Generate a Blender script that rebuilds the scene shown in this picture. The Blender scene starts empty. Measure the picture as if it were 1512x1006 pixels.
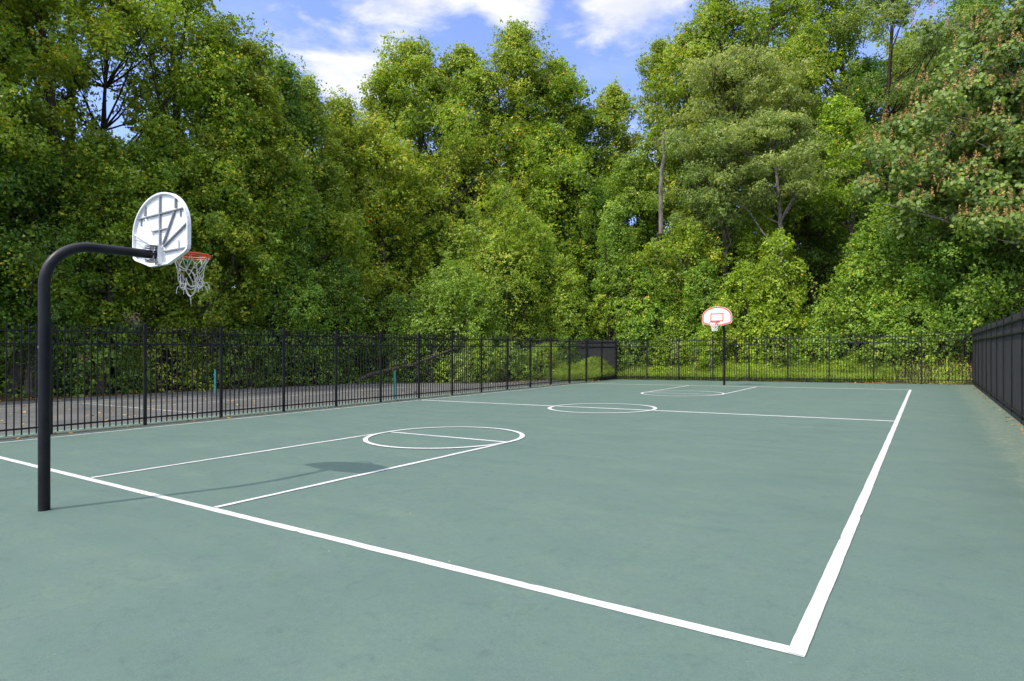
import bpy, math, random
import numpy as np
from mathutils import Vector

SC = bpy.context.scene
COL = SC.collection
rng = np.random.default_rng(7)
random.seed(7)

# ---------------------------------------------------------------- layout
F = 901.0; CX = 756.0; HY = 522.3; H = 1.68; SL = 0.01188      # survey of the place
U = np.array([-0.8261, 0.5635]); V = np.array([0.5635, 0.8261])
C0 = np.array([1.60, 3.38])

def base_z(x): return SL * np.clip(x, -45, 45)
def uv(x, y):
    d0 = x - C0[0]; d1 = y - C0[1]
    return d0 * U[0] + d1 * U[1], d0 * V[0] + d1 * V[1]
def xy(u, v):
    return C0[0] + u * U[0] + v * V[0], C0[1] + u * U[1] + v * V[1]
def sstep(a, b, t):
    t = np.clip((t - a) / (b - a), 0, 1); return t * t * (3 - 2 * t)
def gz(x, y):
    u, v = uv(np.asarray(x, float), np.asarray(y, float))
    z = base_z(np.asarray(x, float))
    kk = 0.24 + 0.26 * (1 - sstep(-6, 20, u))
    hb = np.minimum(kk * 1.15 * np.maximum(0, v - 32.4), 9 + 8 * (1 - sstep(-6, 20, u)))
    hr = np.minimum(0.45 * np.maximum(0, -u - 3.6), 8)
    hl = np.minimum(0.22 * np.maximum(0, u - 32.5), 9)
    bump = 0.25 * np.sin(x * .9 + 1.3) * np.sin(y * .8) * sstep(33.5, 38, v)
    near = sstep(-30, -12, v)
    return z + np.maximum(np.maximum(hb, hr * sstep(2, 12, v)), hl) * near + bump
def P(u, v, h=0.0):
    x, y = xy(u, v)
    return Vector((x, y, base_z(x) + h))
def col_x(px, Z): return (px - CX) / F * Z
def row_z(py, Z): return H + (HY - py) / F * Z

# ---------------------------------------------------------------- tagging
def tag(o, label=None, cat=None, group=None, kind=None):
    if label: o['label'] = label
    if cat: o['category'] = cat
    if group: o['group'] = group
    if kind: o['kind'] = kind
    return o
def empty(name, loc, rz=0.0):
    o = bpy.data.objects.new(name, None); COL.objects.link(o)
    o.location = loc; o.rotation_euler = (0, 0, rz); o.empty_display_size = .2
    return o

# ---------------------------------------------------------------- mesh helpers
class MB:
    def __init__(s): s.v = []; s.f = []
    def add(s, vs, fs):
        k = len(s.v); s.v += [tuple(p) for p in vs]; s.f += [tuple(i + k for i in f) for f in fs]
    def box(s, c, ax, ay, az):
        c = Vector(c); ax = Vector(ax); ay = Vector(ay); az = Vector(az)
        vs = [c + ax * i + ay * j + az * k for k in (-1, 1) for j in (-1, 1) for i in (-1, 1)]
        s.add(vs, [(0, 2, 3, 1), (4, 5, 7, 6), (0, 1, 5, 4), (2, 6, 7, 3), (0, 4, 6, 2), (1, 3, 7, 5)])
    def bar(s, a, b, w, d, side=None):
        a = Vector(a); b = Vector(b); t = (b - a); L = t.length; t.normalize()
        sd = Vector(side) if side is not None else (Vector((0, 0, 1)) if abs(t.z) < .9 else Vector((1, 0, 0)))
        n = t.cross(sd).normalized(); m = n.cross(t).normalized()
        s.box((a + b) / 2, t * L / 2, n * w / 2, m * d / 2)
    def tube(s, pts, r, n=8, cap=True, closed=False):
        pts = [Vector(p) for p in pts]; m = len(pts)
        rs = r if hasattr(r, '__len__') else [r] * m
        ref = None; k0 = len(s.v)
        for i, p in enumerate(pts):
            if closed: t = pts[(i + 1) % m] - pts[i - 1]
            else: t = pts[min(i + 1, m - 1)] - pts[max(i - 1, 0)]
            if t.length < 1e-9: t = Vector((0, 0, 1))
            t.normalize()
            if ref is None:
                ref = Vector((1, 0, 0)) if abs(t.x) < .8 else Vector((0, 1, 0))
            ref = (ref - t * ref.dot(t))
            if ref.length < 1e-6: ref = Vector((0, 1, 0)).cross(t)
            ref.normalize(); b = t.cross(ref)
            for j in range(n):
                a = 2 * math.pi * j / n
                s.v.append(tuple(p + (ref * math.cos(a) + b * math.sin(a)) * rs[i]))
        for i in range(m if closed else m - 1):
            for j in range(n):
                i2 = (i + 1) % m
                s.f.append((k0 + i * n + j, k0 + i * n + (j + 1) % n, k0 + i2 * n + (j + 1) % n, k0 + i2 * n + j))
        if cap and not closed:
            s.f.append(tuple(k0 + j for j in range(n))[::-1]); s.f.append(tuple(k0 + (m - 1) * n + j for j in range(n)))
    def build(s, name, mat, parent=None, smooth=False, bevel=0, origin=None):
        me = bpy.data.meshes.new(name)
        vs = s.v
        if origin is not None: vs = [(a - origin[0], b - origin[1], c - origin[2]) for a, b, c in vs]
        me.from_pydata(vs, [], s.f); me.update()
        if mat: me.materials.append(mat)
        if smooth:
            for p in me.polygons: p.use_smooth = True
            try: me.set_sharp_from_angle(angle=math.radians(40))
            except Exception: pass
        o = bpy.data.objects.new(name, me); COL.objects.link(o)
        if parent: o.parent = parent
        if origin is not None: o.location = origin
        if bevel:
            md = o.modifiers.new('bevel', 'BEVEL'); md.width = bevel; md.segments = 2; md.limit_method = 'ANGLE'
        return o

def quad_mesh(name, verts, tone, mat, parent=None, loc=None, k=4, extra=None):
    """verts (N,k,3) -> one mesh of N k-gons with a per-face 'tone'."""
    N = verts.shape[0]
    if loc is not None: verts = verts - np.array(loc)[None, None, :]
    me = bpy.data.meshes.new(name)
    me.vertices.add(N * k); me.loops.add(N * k); me.polygons.add(N)
    me.vertices.foreach_set('co', np.ascontiguousarray(verts.reshape(-1), dtype=np.float32))
    me.loops.foreach_set('vertex_index', np.arange(N * k, dtype=np.int32))
    me.polygons.foreach_set('loop_start', np.arange(0, N * k, k, dtype=np.int32))
    try: me.polygons.foreach_set('loop_total', np.full(N, k, dtype=np.int32))
    except Exception: pass
    at = me.attributes.new('tone', 'FLOAT', 'FACE')
    at.data.foreach_set('value', np.ascontiguousarray(tone, dtype=np.float32))
    me.update(calc_edges=True)
    me.materials.append(mat)
    o = bpy.data.objects.new(name, me); COL.objects.link(o)
    if parent: o.parent = parent
    if loc is not None and parent is None: o.location = loc
    return o

# ---------------------------------------------------------------- materials
def newmat(name):
    m = bpy.data.materials.new(name); m.use_nodes = True
    nt = m.node_tree; nt.nodes.clear()
    out = nt.nodes.new('ShaderNodeOutputMaterial')
    return m, nt, out
def N(nt, t, **kw):
    n = nt.nodes.new(t)
    for k, v in kw.items(): setattr(n, k, v)
    return n
def L(nt, a, b): nt.links.new(a, b)
def ramp(nt, fac, stops, interp='LINEAR'):
    r = N(nt, 'ShaderNodeValToRGB'); r.color_ramp.interpolation = interp
    e = r.color_ramp.elements
    while len(e) > 1: e.remove(e[-1])
    e[0].position = stops[0][0]; e[0].color = (*stops[0][1], 1)
    for p, c in stops[1:]:
        q = e.new(p); q.color = (*c, 1)
    if fac is not None: L(nt, fac, r.inputs[0])
    return r.outputs[0]
def noise(nt, scale, detail=4, rough=.55, vec=None, dist=0.0):
    n = N(nt, 'ShaderNodeTexNoise'); n.inputs['Scale'].default_value = scale
    n.inputs['Detail'].default_value = detail; n.inputs['Roughness'].default_value = rough
    n.inputs['Distortion'].default_value = dist
    if vec is not None: L(nt, vec, n.inputs['Vector'])
    return n.outputs['Fac']
def mixc(nt, fac, a, b, mode='MIX'):
    m = N(nt, 'ShaderNodeMix', data_type='RGBA', blend_type=mode)
    for s, v in ((0, fac), (6, a), (7, b)):
        if hasattr(v, 'default_value') or hasattr(v, 'is_output'): L(nt, v, m.inputs[s])
        elif s == 0: m.inputs[0].default_value = v
        else: m.inputs[s].default_value = (*v, 1)
    return m.outputs[2]
def math_(nt, op, a, b=None, c=None, clamp=False):
    m = N(nt, 'ShaderNodeMath', operation=op); m.use_clamp = clamp
    for i, v in enumerate((a, b, c)):
        if v is None: continue
        if isinstance(v, (int, float)): m.inputs[i].default_value = v
        else: L(nt, v, m.inputs[i])
    return m.outputs[0]
def maprange(nt, v, a, b, c=0, d=1, smooth=True):
    m = N(nt, 'ShaderNodeMapRange'); m.interpolation_type = 'SMOOTHSTEP' if smooth else 'LINEAR'
    L(nt, v, m.inputs[0])
    for i, x in zip((1, 2, 3, 4), (a, b, c, d)): m.inputs[i].default_value = x
    return m.outputs[0]
def princ(nt, out, color, rough=.6, spec=.4, bump=None, bstr=.2, bdist=.01, metal=0):
    b = N(nt, 'ShaderNodeBsdfPrincipled')
    if isinstance(color, tuple): b.inputs['Base Color'].default_value = (*color, 1)
    else: L(nt, color, b.inputs['Base Color'])
    if isinstance(rough, (int, float)): b.inputs['Roughness'].default_value = rough
    else: L(nt, rough, b.inputs['Roughness'])
    b.inputs['Specular IOR Level'].default_value = spec; b.inputs['Metallic'].default_value = metal
    if bump is not None:
        bp = N(nt, 'ShaderNodeBump'); bp.inputs['Strength'].default_value = bstr; bp.inputs['Distance'].default_value = bdist
        L(nt, bump, bp.inputs['Height']); L(nt, bp.outputs[0], b.inputs['Normal'])
    L(nt, b.outputs[0], out.inputs[0]); return b

def mat_painted(name, color, rough=.4, wear=None, spec=.5, nscale=30):
    m, nt, out = newmat(name)
    tc = N(nt, 'ShaderNodeTexCoord').outputs['Object']
    n1 = noise(nt, nscale, 6, .65, tc); n2 = noise(nt, 4, 4, .6, tc)
    c = mixc(nt, maprange(nt, n2, .35, .7), color, tuple(x * 1.25 + .004 for x in color))
    if wear: c = mixc(nt, maprange(nt, n1, .66, .74), c, wear)
    r = maprange(nt, n2, .3, .7, rough - .08, rough + .12)
    princ(nt, out, c, r, spec, n1, .08, .003)
    return m

def court_vec(nt):
    """position in the court's own frame: x across, y along"""
    g = N(nt, 'ShaderNodeNewGeometry').outputs['Position']
    mp = N(nt, 'ShaderNodeMapping', vector_type='POINT')
    mp.inputs['Location'].default_value = (-(C0[0] * -U[0] + C0[1] * -U[1]), -(C0[0] * V[0] + C0[1] * V[1]), 0)
    mp.inputs['Rotation'].default_value = (0, 0, math.atan2(-(-U[1]), -U[0]))
    L(nt, g, mp.inputs[0])
    return mp.outputs[0], g

def mat_court():
    m, nt, out = newmat('green_court_paint')
    cv, g = court_vec(nt)
    mp = N(nt, 'ShaderNodeMapping'); mp.inputs['Scale'].default_value = (1, .33, 1); L(nt, cv, mp.inputs[0])
    mp2 = N(nt, 'ShaderNodeMapping'); mp2.inputs['Scale'].default_value = (.35, 1, 1); L(nt, cv, mp2.inputs[0])
    n1 = noise(nt, .55, 6, .62, mp.outputs[0], .6)
    n2 = noise(nt, 1.7, 7, .68, mp2.outputs[0], .4)
    n3 = noise(nt, 22, 5, .7, cv)
    n4 = noise(nt, 130, 3, .7, cv)
    f = math_(nt, 'ADD', math_(nt, 'MULTIPLY', n1, .42), math_(nt, 'MULTIPLY', n2, .58))
    c = ramp(nt, f, [(.34, (.063, .109, .091)), (.46, (.075, .125, .104)), (.56, (.087, .138, .110)), (.68, (.106, .157, .118))])
    n7 = noise(nt, 2.6, 8, .72, cv, .8)
    c = mixc(nt, maprange(nt, n7, .42, .62, 0, .75), c, (.079, .120, .112))          # blue grey undertone
    n8 = noise(nt, 3.2, 9, .78, cv, .5)
    c = mixc(nt, maprange(nt, n8, .48, .68, 0, .6), c, (.085, .137, .098))            # greener wear
    c = mixc(nt, maprange(nt, n3, .35, .7, 0, .55), c, (.066, .106, .092))
    c = mixc(nt, maprange(nt, n4, .38, .72, 0, .5), c, (.140, .186, .153))
    n5 = noise(nt, 6, 9, .8, cv, .7)
    c = mixc(nt, maprange(nt, n5, .52, .70, 0, .5), c, (.052, .084, .080))
    n6 = noise(nt, 60, 2, .5, cv)
    c = mixc(nt, maprange(nt, n6, .74, .79, 0, .6), c, (.28, .31, .27))
    # tiny chips
    v = N(nt, 'ShaderNodeTexVoronoi'); v.inputs['Scale'].default_value = 2.3; L(nt, cv, v.inputs['Vector'])
    c = mixc(nt, maprange(nt, v.outputs['Distance'], .012, .03, .8, 0), c, (.36, .36, .31))
    # worn, pale strip along the boarded fence (x = -u > 1.1)
    sx = N(nt, 'ShaderNodeSeparateXYZ'); L(nt, cv, sx.inputs[0])
    w = math_(nt, 'ADD', sx.outputs[0], math_(nt, 'MULTIPLY', math_(nt, 'SUBTRACT', noise(nt, 1.4, 6, .7, cv), .5), 1.2))
    wm = maprange(nt, w, 1.35, 1.8, 0, .7)
    wc = ramp(nt, noise(nt, 14, 6, .8, cv), [(.3, (.08, .12, .085)), (.5, (.13, .17, .125)), (.7, (.26, .28, .23))])
    c = mixc(nt, wm, c, wc)
    # narrow brown strip in the court colour beside the picket fence
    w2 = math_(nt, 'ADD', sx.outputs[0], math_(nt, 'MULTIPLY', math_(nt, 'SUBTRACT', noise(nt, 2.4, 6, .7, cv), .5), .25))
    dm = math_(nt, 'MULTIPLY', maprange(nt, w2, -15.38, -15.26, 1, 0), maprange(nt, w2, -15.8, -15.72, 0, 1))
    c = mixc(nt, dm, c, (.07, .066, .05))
    princ(nt, out, c, maprange(nt, n2, .3, .7, .62, .8), .22, math_(nt, 'ADD', n4, math_(nt, 'MULTIPLY', n3, .6)), .25, .006)
    return m

def mat_line():
    m, nt, out = newmat('white_line_paint')
    cv, g = court_vec(nt)
    n1 = noise(nt, 9, 6, .7, cv); n2 = noise(nt, 70, 4, .7, cv)
    c = ramp(nt, n1, [(.3, (.44, .44, .425)), (.6, (.51, .51, .495))])
    c = mixc(nt, maprange(nt, n2, .60, .74, 0, .5), c, (.24, .28, .25))
    princ(nt, out, c, .6, .3, n2, .2, .003); return m
def mat_faded_line():
    m, nt, out = newmat('faded_line_paint')
    cv, g = court_vec(nt)
    n1 = noise(nt, 7, 6, .8, cv)
    c = ramp(nt, n1, [(.38, (.30, .36, .33)), (.55, (.58, .62, .60))])
    princ(nt, out, c, .7, .3); return m

def mat_asphalt():
    m, nt, out = newmat('worn_asphalt')
    cv, g = court_vec(nt)
    n1 = noise(nt, .5, 6, .65, cv, .5); n2 = noise(nt, 40, 4, .7, cv); n3 = noise(nt, 3, 6, .7, cv)
    c = ramp(nt, n1, [(.35, (.07, .072, .068)), (.5, (.10, .10, .096)), (.68, (.135, .130, .122))])
    c = mixc(nt, maprange(nt, n2, .3, .75, 0, .5), c, (.075, .075, .07))
    c = mixc(nt, maprange(nt, n3, .6, .75, 0, .35), c, (.12, .13, .08))
    princ(nt, out, c, .85, .2, n2, .3, .008); return m

def mat_ground():
    m, nt, out = newmat('woodland_ground')
    g = N(nt, 'ShaderNodeNewGeometry').outputs['Position']
    n1 = noise(nt, .35, 6, .65, g, .5); n2 = noise(nt, 6, 7, .75, g); n3 = noise(nt, 25, 4, .7, g)
    c = ramp(nt, n2, [(.3, (.022, .018, .010)), (.5, (.055, .042, .022)), (.62, (.12, .08, .04)), (.72, (.20, .14, .08))])
    c = mixc(nt, maprange(nt, n1, .45, .6), c, (.035, .05, .014))
    princ(nt, out, c, .95, .1, n3, .8, .05); return m

def mat_leaf(name, stops, trans=.38, rough=.5, spec=.35, hv=.016, vv=.25, tscale=(1.5, 1.6, .6)):
    m, nt, out = newmat(name)
    at = N(nt, 'ShaderNodeAttribute', attribute_name='tone')
    c = ramp(nt, at.outputs['Fac'], stops)
    oi = N(nt, 'ShaderNodeObjectInfo')
    hs = N(nt, 'ShaderNodeHueSaturation')
    L(nt, maprange(nt, oi.outputs['Random'], 0, 1, .5 - hv, .5 + hv * .6, False), hs.inputs['Hue'])
    g = N(nt, 'ShaderNodeNewGeometry').outputs['Position']
    n = noise(nt, .55, 3, .6, g)
    L(nt, maprange(nt, n, .3, .7, 1 - vv, 1 + vv, False), hs.inputs['Value'])
    L(nt, c, hs.inputs['Color']); hs.inputs['Saturation'].default_value = 1.0
    b = N(nt, 'ShaderNodeBsdfPrincipled'); L(nt, hs.outputs[0], b.inputs['Base Color'])
    b.inputs['Roughness'].default_value = rough; b.inputs['Specular IOR Level'].default_value = spec
    tr = N(nt, 'ShaderNodeBsdfTranslucent')
    tc = N(nt, 'ShaderNodeMix', data_type='RGBA', blend_type='MULTIPLY'); tc.inputs[0].default_value = 1
    L(nt, hs.outputs[0], tc.inputs[6]); tc.inputs[7].default_value = (*tscale, 1)
    L(nt, tc.outputs[2], tr.inputs[0])
    mx = N(nt, 'ShaderNodeMixShader'); mx.inputs[0].default_value = trans
    L(nt, b.outputs[0], mx.inputs[1]); L(nt, tr.outputs[0], mx.inputs[2]); L(nt, mx.outputs[0], out.inputs[0])
    return m

def mat_bark(name, a, b):
    m, nt, out = newmat(name)
    g = N(nt, 'ShaderNodeNewGeometry').outputs['Position']
    mp = N(nt, 'ShaderNodeMapping'); mp.inputs['Scale'].default_value = (1, 1, .2); L(nt, g, mp.inputs[0])
    n = noise(nt, 9, 6, .7, mp.outputs[0]); c = ramp(nt, n, [(.35, a), (.65, b)])
    princ(nt, out, c, .9, .1, n, .7, .03); return m

M = {}
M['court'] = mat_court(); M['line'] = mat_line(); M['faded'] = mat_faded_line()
M['asphalt'] = mat_asphalt(); M['ground'] = mat_ground()
M['black'] = mat_painted('black_fence_paint', (.008, .008, .009), .5, (.04, .04, .038), .22)
M['pole'] = mat_painted('black_pole_paint', (.006, .006, .007), .42, (.03, .03, .03), .22, 60)
def mat_board():
    m, nt, out = newmat('black_boards')
    cv, g = court_vec(nt)
    mp = N(nt, 'ShaderNodeMapping'); mp.inputs['Scale'].default_value = (9, 9, .35); L(nt, g, mp.inputs[0])
    n = noise(nt, 1.6, 6, .7, mp.outputs[0]); n2 = noise(nt, 1.1, 4, .6, g); n3 = noise(nt, 30, 3, .5, g)
    c = ramp(nt, n, [(.35, (.026, .026, .030)), (.55, (.040, .040, .045)), (.7, (.062, .062, .068))])
    c = mixc(nt, maprange(nt, n2, .5, .75, 0, .4), c, (.034, .034, .037))
    c = mixc(nt, maprange(nt, n3, .78, .82, 0, .6), c, (.2, .2, .19))
    princ(nt, out, c, .75, .2, n, .25, .01); return m
M['boards'] = mat_board()
M['white'] = mat_painted('white_board_enamel', (.60, .60, .61), .45, (.45, .45, .45), .4, 25)
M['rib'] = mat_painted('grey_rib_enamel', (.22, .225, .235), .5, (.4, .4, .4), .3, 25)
M['orange'] = mat_painted('orange_rim_paint', (.68, .085, .025), .4, (.35, .07, .03), .4, 60)
M['steel'] = mat_painted('galvanised_bolts', (.22, .22, .22), .4, None, .5, 60)
M['cord'] = mat_painted('grey_net_cord', (.56, .53, .50), .85, (.3, .28, .26), .2, 60)
M['cordw'] = mat_painted('white_net_cord', (.72, .70, .68), .85, None, .2, 60)
M['teal'] = mat_painted('teal_post_paint', (.05, .28, .27), .5, (.2, .35, .32), .4, 30)
M['bark'] = mat_bark('brown_bark', (.030, .024, .018), (.115, .095, .072))
M['palebark'] = mat_bark('pale_grey_bark', (.07, .06, .048), (.22, .195, .16))
M['darkbark'] = mat_bark('dark_bark', (.018, .015, .011), (.06, .048, .034))
G = dict(
 olive=[(0, (.055, .105, .014)), (.45, (.100, .170, .020)), (.85, (.165, .225, .028)), (.955, (.30, .29, .03)), (.985, (.42, .30, .03)), (1, (.36, .15, .02))],
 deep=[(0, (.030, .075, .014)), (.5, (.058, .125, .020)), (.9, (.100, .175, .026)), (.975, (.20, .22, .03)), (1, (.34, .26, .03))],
 gold=[(0, (.068, .126, .016)), (.45, (.112, .190, .022)), (.8, (.172, .242, .030)), (.94, (.30, .31, .03)), (.98, (.46, .30, .03)), (1, (.42, .16, .02))],
 locust=[(0, (.068, .118, .040)), (.5, (.105, .162, .055)), (.9, (.155, .212, .078)), (.98, (.27, .27, .08)), (1, (.34, .28, .08))],
 vine=[(0, (.060, .125, .022)), (.5, (.105, .190, .028)), (.9, (.160, .245, .036)), (.98, (.26, .27, .04)), (1, (.40, .18, .04))],
 lime=[(0, (.085, .150, .018)), (.5, (.130, .215, .024)), (.9, (.190, .270, .032)), (.98, (.34, .34, .04)), (1, (.42, .22, .04))],
 fresh=[(0, (.055, .115, .022)), (.5, (.092, .172, .030)), (.9, (.140, .225, .038)), (1, (.24, .27, .05))],
 paul=[(0, (.034, .072, .018)), (.5, (.068, .118, .028)), (.9, (.120, .165, .040)), (1, (.32, .26, .05))],
)
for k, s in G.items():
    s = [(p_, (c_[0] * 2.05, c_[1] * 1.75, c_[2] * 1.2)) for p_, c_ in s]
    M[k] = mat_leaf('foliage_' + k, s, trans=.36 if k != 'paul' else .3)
M['grass'] = mat_leaf('grass_blades', [(0, (.21, .30, .04)), (.5, (.33, .44, .06)), (.85, (.44, .50, .09)), (1, (.40, .36, .12))], trans=.4, hv=0)
M['litter'] = mat_leaf('fallen_leaves', [(0, (.10, .05, .02)), (.4, (.28, .15, .05)), (.8, (.42, .25, .08)), (1, (.45, .38, .12))], trans=.1, hv=0)
M['pods'] = mat_leaf('seed_pods', [(0, (.18, .11, .028)), (.5, (.29, .18, .045)), (1, (.38, .26, .07))], trans=.12, hv=0, tscale=(1, 1, 1))

# ---------------------------------------------------------------- setting
def build_ground():
    a = np.concatenate([-np.geomspace(1600, 75, 14), np.arange(-70, 71, 1.4), np.geomspace(75, 1600, 14)])
    b = np.concatenate([-np.geomspace(1600, 32, 12), np.arange(-28, 101, 1.4), np.geomspace(106, 1600, 14)])
    X, Y = np.meshgrid(a, b); Z = gz(X, Y) - 0.012
    u, v = uv(X, Y)
    vs = np.stack([X, Y, Z], -1).reshape(-1, 3)
    nx, ny = len(a), len(b)
    fs = [(j * nx + i, j * nx + i + 1, (j + 1) * nx + i + 1, (j + 1) * nx + i) for j in range(ny - 1) for i in range(nx - 1)]
    me = bpy.data.meshes.new('ground'); me.from_pydata(vs.tolist(), [], fs); me.update()
    for p in me.polygons: p.use_smooth = True
    me.materials.append(M['ground'])
    o = bpy.data.objects.new('ground', me); COL.objects.link(o); tag(o, kind='structure')
build_ground()

def sheet(name, u0, u1, v0, v1, h, mat, nu=12, nv=24, edge=None):
    mb = MB()
    for j in range(nv + 1):
        for i in range(nu + 1):
            uu = u0 + (u1 - u0) * i / nu; vv = v0 + (v1 - v0) * j / nv
            mb.v.append(tuple(P(uu, vv, h)))
    w = nu + 1
    for j in range(nv):
        for i in range(nu):
            mb.f.append((j * w + i, j * w + w + i, j * w + w + i + 1, j * w + i + 1))
    return tag(mb.build(name, mat), kind='structure')
sheet('tennis_court_surface', 16.5, 29.8, -22, 28.8, .002, M['asphalt'])
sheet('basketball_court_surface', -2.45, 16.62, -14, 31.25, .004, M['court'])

marks = MB(); fad = MB()
CW = 14.9; CL = 26.05
def stroke(mb, pts, w, h=.008, jit=.003, closed=False, step=.07):
    """painted stroke along a polyline in court coordinates with slightly uneven edges"""
    P2 = [np.array(p, float) for p in pts]; res = []
    segs = list(zip(P2[:-1], P2[1:]))
    for a, b in segs:
        n = max(1, int(np.linalg.norm(b - a) / step))
        for i in range(n): res.append(a + (b - a) * i / n)
    res.append(P2[-1])
    k0 = len(mb.v); m = len(res); ja = jb = 0
    for i, p in enumerate(res):
        t = res[min(i + 1, m - 1)] - res[max(i - 1, 0)]; t = t / np.linalg.norm(t); n = np.array([-t[1], t[0]])
        ja = .8 * ja + random.gauss(0, jit); jb = .8 * jb + random.gauss(0, jit)
        if closed and i == m - 1: pass
        w1 = w / 2 + ja; w2 = w / 2 + jb
        if random.random() < .01: w1 -= random.uniform(.006, .014)
        if random.random() < .01: w2 -= random.uniform(.006, .014)
        q = p + n * w1; r = p - n * w2
        mb.v.append(tuple(P(q[0], q[1], h))); mb.v.append(tuple(P(r[0], r[1], h)))
    for i in range(m - 1):
        a = k0 + 2 * i; mb.f.append((a, a + 1, a + 3, a + 2))
def circle(mb, cu, cv_, r, w, h=.008):
    pts = [(cu + r * math.cos(t), cv_ + r * math.sin(t)) for t in np.linspace(0, 2 * math.pi, 97)]
    stroke(mb, pts, w, h, .002)
LW = .082
LC = 7.54; LH = 1.575; FT = 5.79
stroke(marks, [(-.026, -.004), (CW + 1.3, -.004)], .095, jit=.0012)
stroke(marks, [(.018, -.045), (.018, CL + .03)], .09, h=.012, jit=.0008)
stroke(marks, [(CW - .02, .05), (CW - .02, CL)], .075, jit=.002)
stroke(marks, [(.06, CL), (CW, CL)], .13)
stroke(marks, [(.06, CL / 2 - .02), (CW, CL / 2 - .02)], .125)
for s, b in ((1, 0), (-1, CL)):
    for e in (-1, 1):
        stroke(marks, [(LC + e * LH, b + s * .05), (LC + e * LH, b + s * FT)], LW, .012)
    stroke(marks, [(LC - LH, b + s * FT), (LC + LH, b + s * FT)], LW)
    circle(marks, LC, b + s * FT, LH, .094, .016)
circle(marks, LC, CL / 2 - .02, LH * 1.0, .11, .016)
tag(marks.build('court_markings', M['line']), kind='structure')
NV = 12.5; TC = 21.5
for uu in (16.1, 27.0): stroke(fad, [(uu, NV - 11.9), (uu, NV + 11.9)], .05, .010, .002)
for uu in (17.4, 25.6): stroke(fad, [(uu, NV - 11.9), (uu, NV + 11.9)], .05, .010, .002)
for vv in (NV - 11.9, NV + 11.9): stroke(fad, [(16.13, vv), (26.97, vv)], .06, .014, .002)
for vv in (NV - 6.4, NV + 6.4): stroke(fad, [(17.43, vv), (25.57, vv)], .05, .014, .002)
stroke(fad, [(TC, NV - 6.4), (TC, NV + 6.4)], .05, .018, .002)
tag(fad.build('tennis_court_markings', M['faded']), kind='structure')

# ---------------------------------------------------------------- fences
FH = 2.49
def picket_fence(name, label, A, B, first_post, n, pitch, group=None, extra_back=0):
    """A->B direction in court coordinates"""
    A = np.array(A, float); d = np.array(B, float) - A; d /= np.linalg.norm(d)
    o = P(*A); root = empty(name, o); tag(root, label, 'fence', group)
    wd = (P(*(A + d * 10)) - P(*A)).normalized()
    side = Vector((0, 0, 1)).cross(wd).normalized()
    def W(s, h): return P(*(A + d * s), h) - o
    for i in range(n + 1):
        s = first_post + i * pitch
        mb = MB(); c0 = W(s, 0); ax = wd * .032; ay = side * .032
        mb.box(c0 + Vector((0, 0, FH / 2)), ax, ay, Vector((0, 0, FH / 2)))
        mb.box(c0 + Vector((0, 0, FH + .009)), ax * 1.18, ay * 1.18, Vector((0, 0, .012)))
        mb.box(c0 + Vector((0, 0, FH + .030)), ax * .8, ay * .8, Vector((0, 0, .010)))
        mb.build('post', M['black'], root)
        if i < n:
            pb = MB(); m = 15
            for k in range(1, m):
                q = s + pitch * k / m; z0 = .05 + random.uniform(-.006, .006)
                lean = Vector((wd.x, wd.y, 0)) * random.gauss(0, .004)
                b0 = W(q, z0); b1 = W(q, FH - .02) + lean
                pb.box((b0 + b1) / 2, wd * .0112, side * .0112, (b1 - b0) / 2)
            for h in (.18, FH - .47, FH - .18):
                a_ = W(s + .034, h); b_ = W(s + pitch - .034, h)
                for sg in (-1, 1):
                    off = side * (sg * .0185)
                    pb.bar(a_ + off, b_ + off, .010, .036, (0, 0, 1))
            pb.build('picket_panel', M['black'], root)
    return root
picket_fence('picket_fence', 'long black metal picket fence between the basketball court and the grey tennis court',
             (15.6, 0), (15.6, 30), -4.206, 18, 1.987)
picket_fence('picket_fence', 'black metal picket fence across the far end, behind the distant hoop and before the vines',
             (15.6, 31.56), (-2.3, 31.56), .08, 9, 1.98)

def board_fence(label, A, B, n, pitch, inward, rails=True, h=FH):
    A = np.array(A, float); d = np.array(B, float) - A; d /= np.linalg.norm(d)
    o = P(*A); root = empty('board_fence', o); tag(root, label, 'fence')
    wd = (P(*(A + d * 10)) - P(*A)).normalized()
    inn = P(*(A + np.array(inward))) - o; inn.z = 0; inn.normalize()
    def W(s, z): return P(*(A + d * s), z) - o
    for i in range(n + 1):
        mb = MB(); c = W(i * pitch, 0)
        mb.box(c + inn * .012 + Vector((0, 0, h / 2 + .02)), wd * .034, inn * .028, Vector((0, 0, h / 2 + .02)))
        mb.box(c + inn * .012 + Vector((0, 0, h + .05)), wd * .04, inn * .034, Vector((0, 0, .012)))
        mb.build('post', M['black'], root, bevel=.004)
        if i < n:
            bb = MB(); m = 14; w = (pitch - .085) / m
            for k in range(m):
                s = i * pitch + .0425 + w * (k + .5)
                b0 = W(s, .07 + random.uniform(0, .02)); b1 = W(s, h - .02 + random.uniform(-.006, .006))
                bb.box((b0 + b1) / 2 - inn * random.uniform(.0, .007), wd * (w / 2 - .002), inn * .009, (b1 - b0) / 2)
            bb.build('board_panel', M['boards'], root)
            if rails:
                for z in (.2, h - .47, h - .18):
                    rb = MB(); rb.bar(W(i * pitch + .042, z) + inn * .028, W((i + 1) * pitch - .042, z) + inn * .028, .034, .036, (0, 0, 1))
                    rb.build('rail', M['black'], root, bevel=.003)
            kb = MB(); kb.bar(W(i * pitch + .043, .05) + inn * .02, W((i + 1) * pitch - .043, .05) + inn * .02, .02, .09, (0, 0, 1))
            kb.build('kickboard', M['boards'], root)
    return root
board_fence('solid black boarded fence with three rails along the right edge of the court', (-2.3, 31.55), (-2.3, 0), 15, 1.99, (1, 0))
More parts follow.
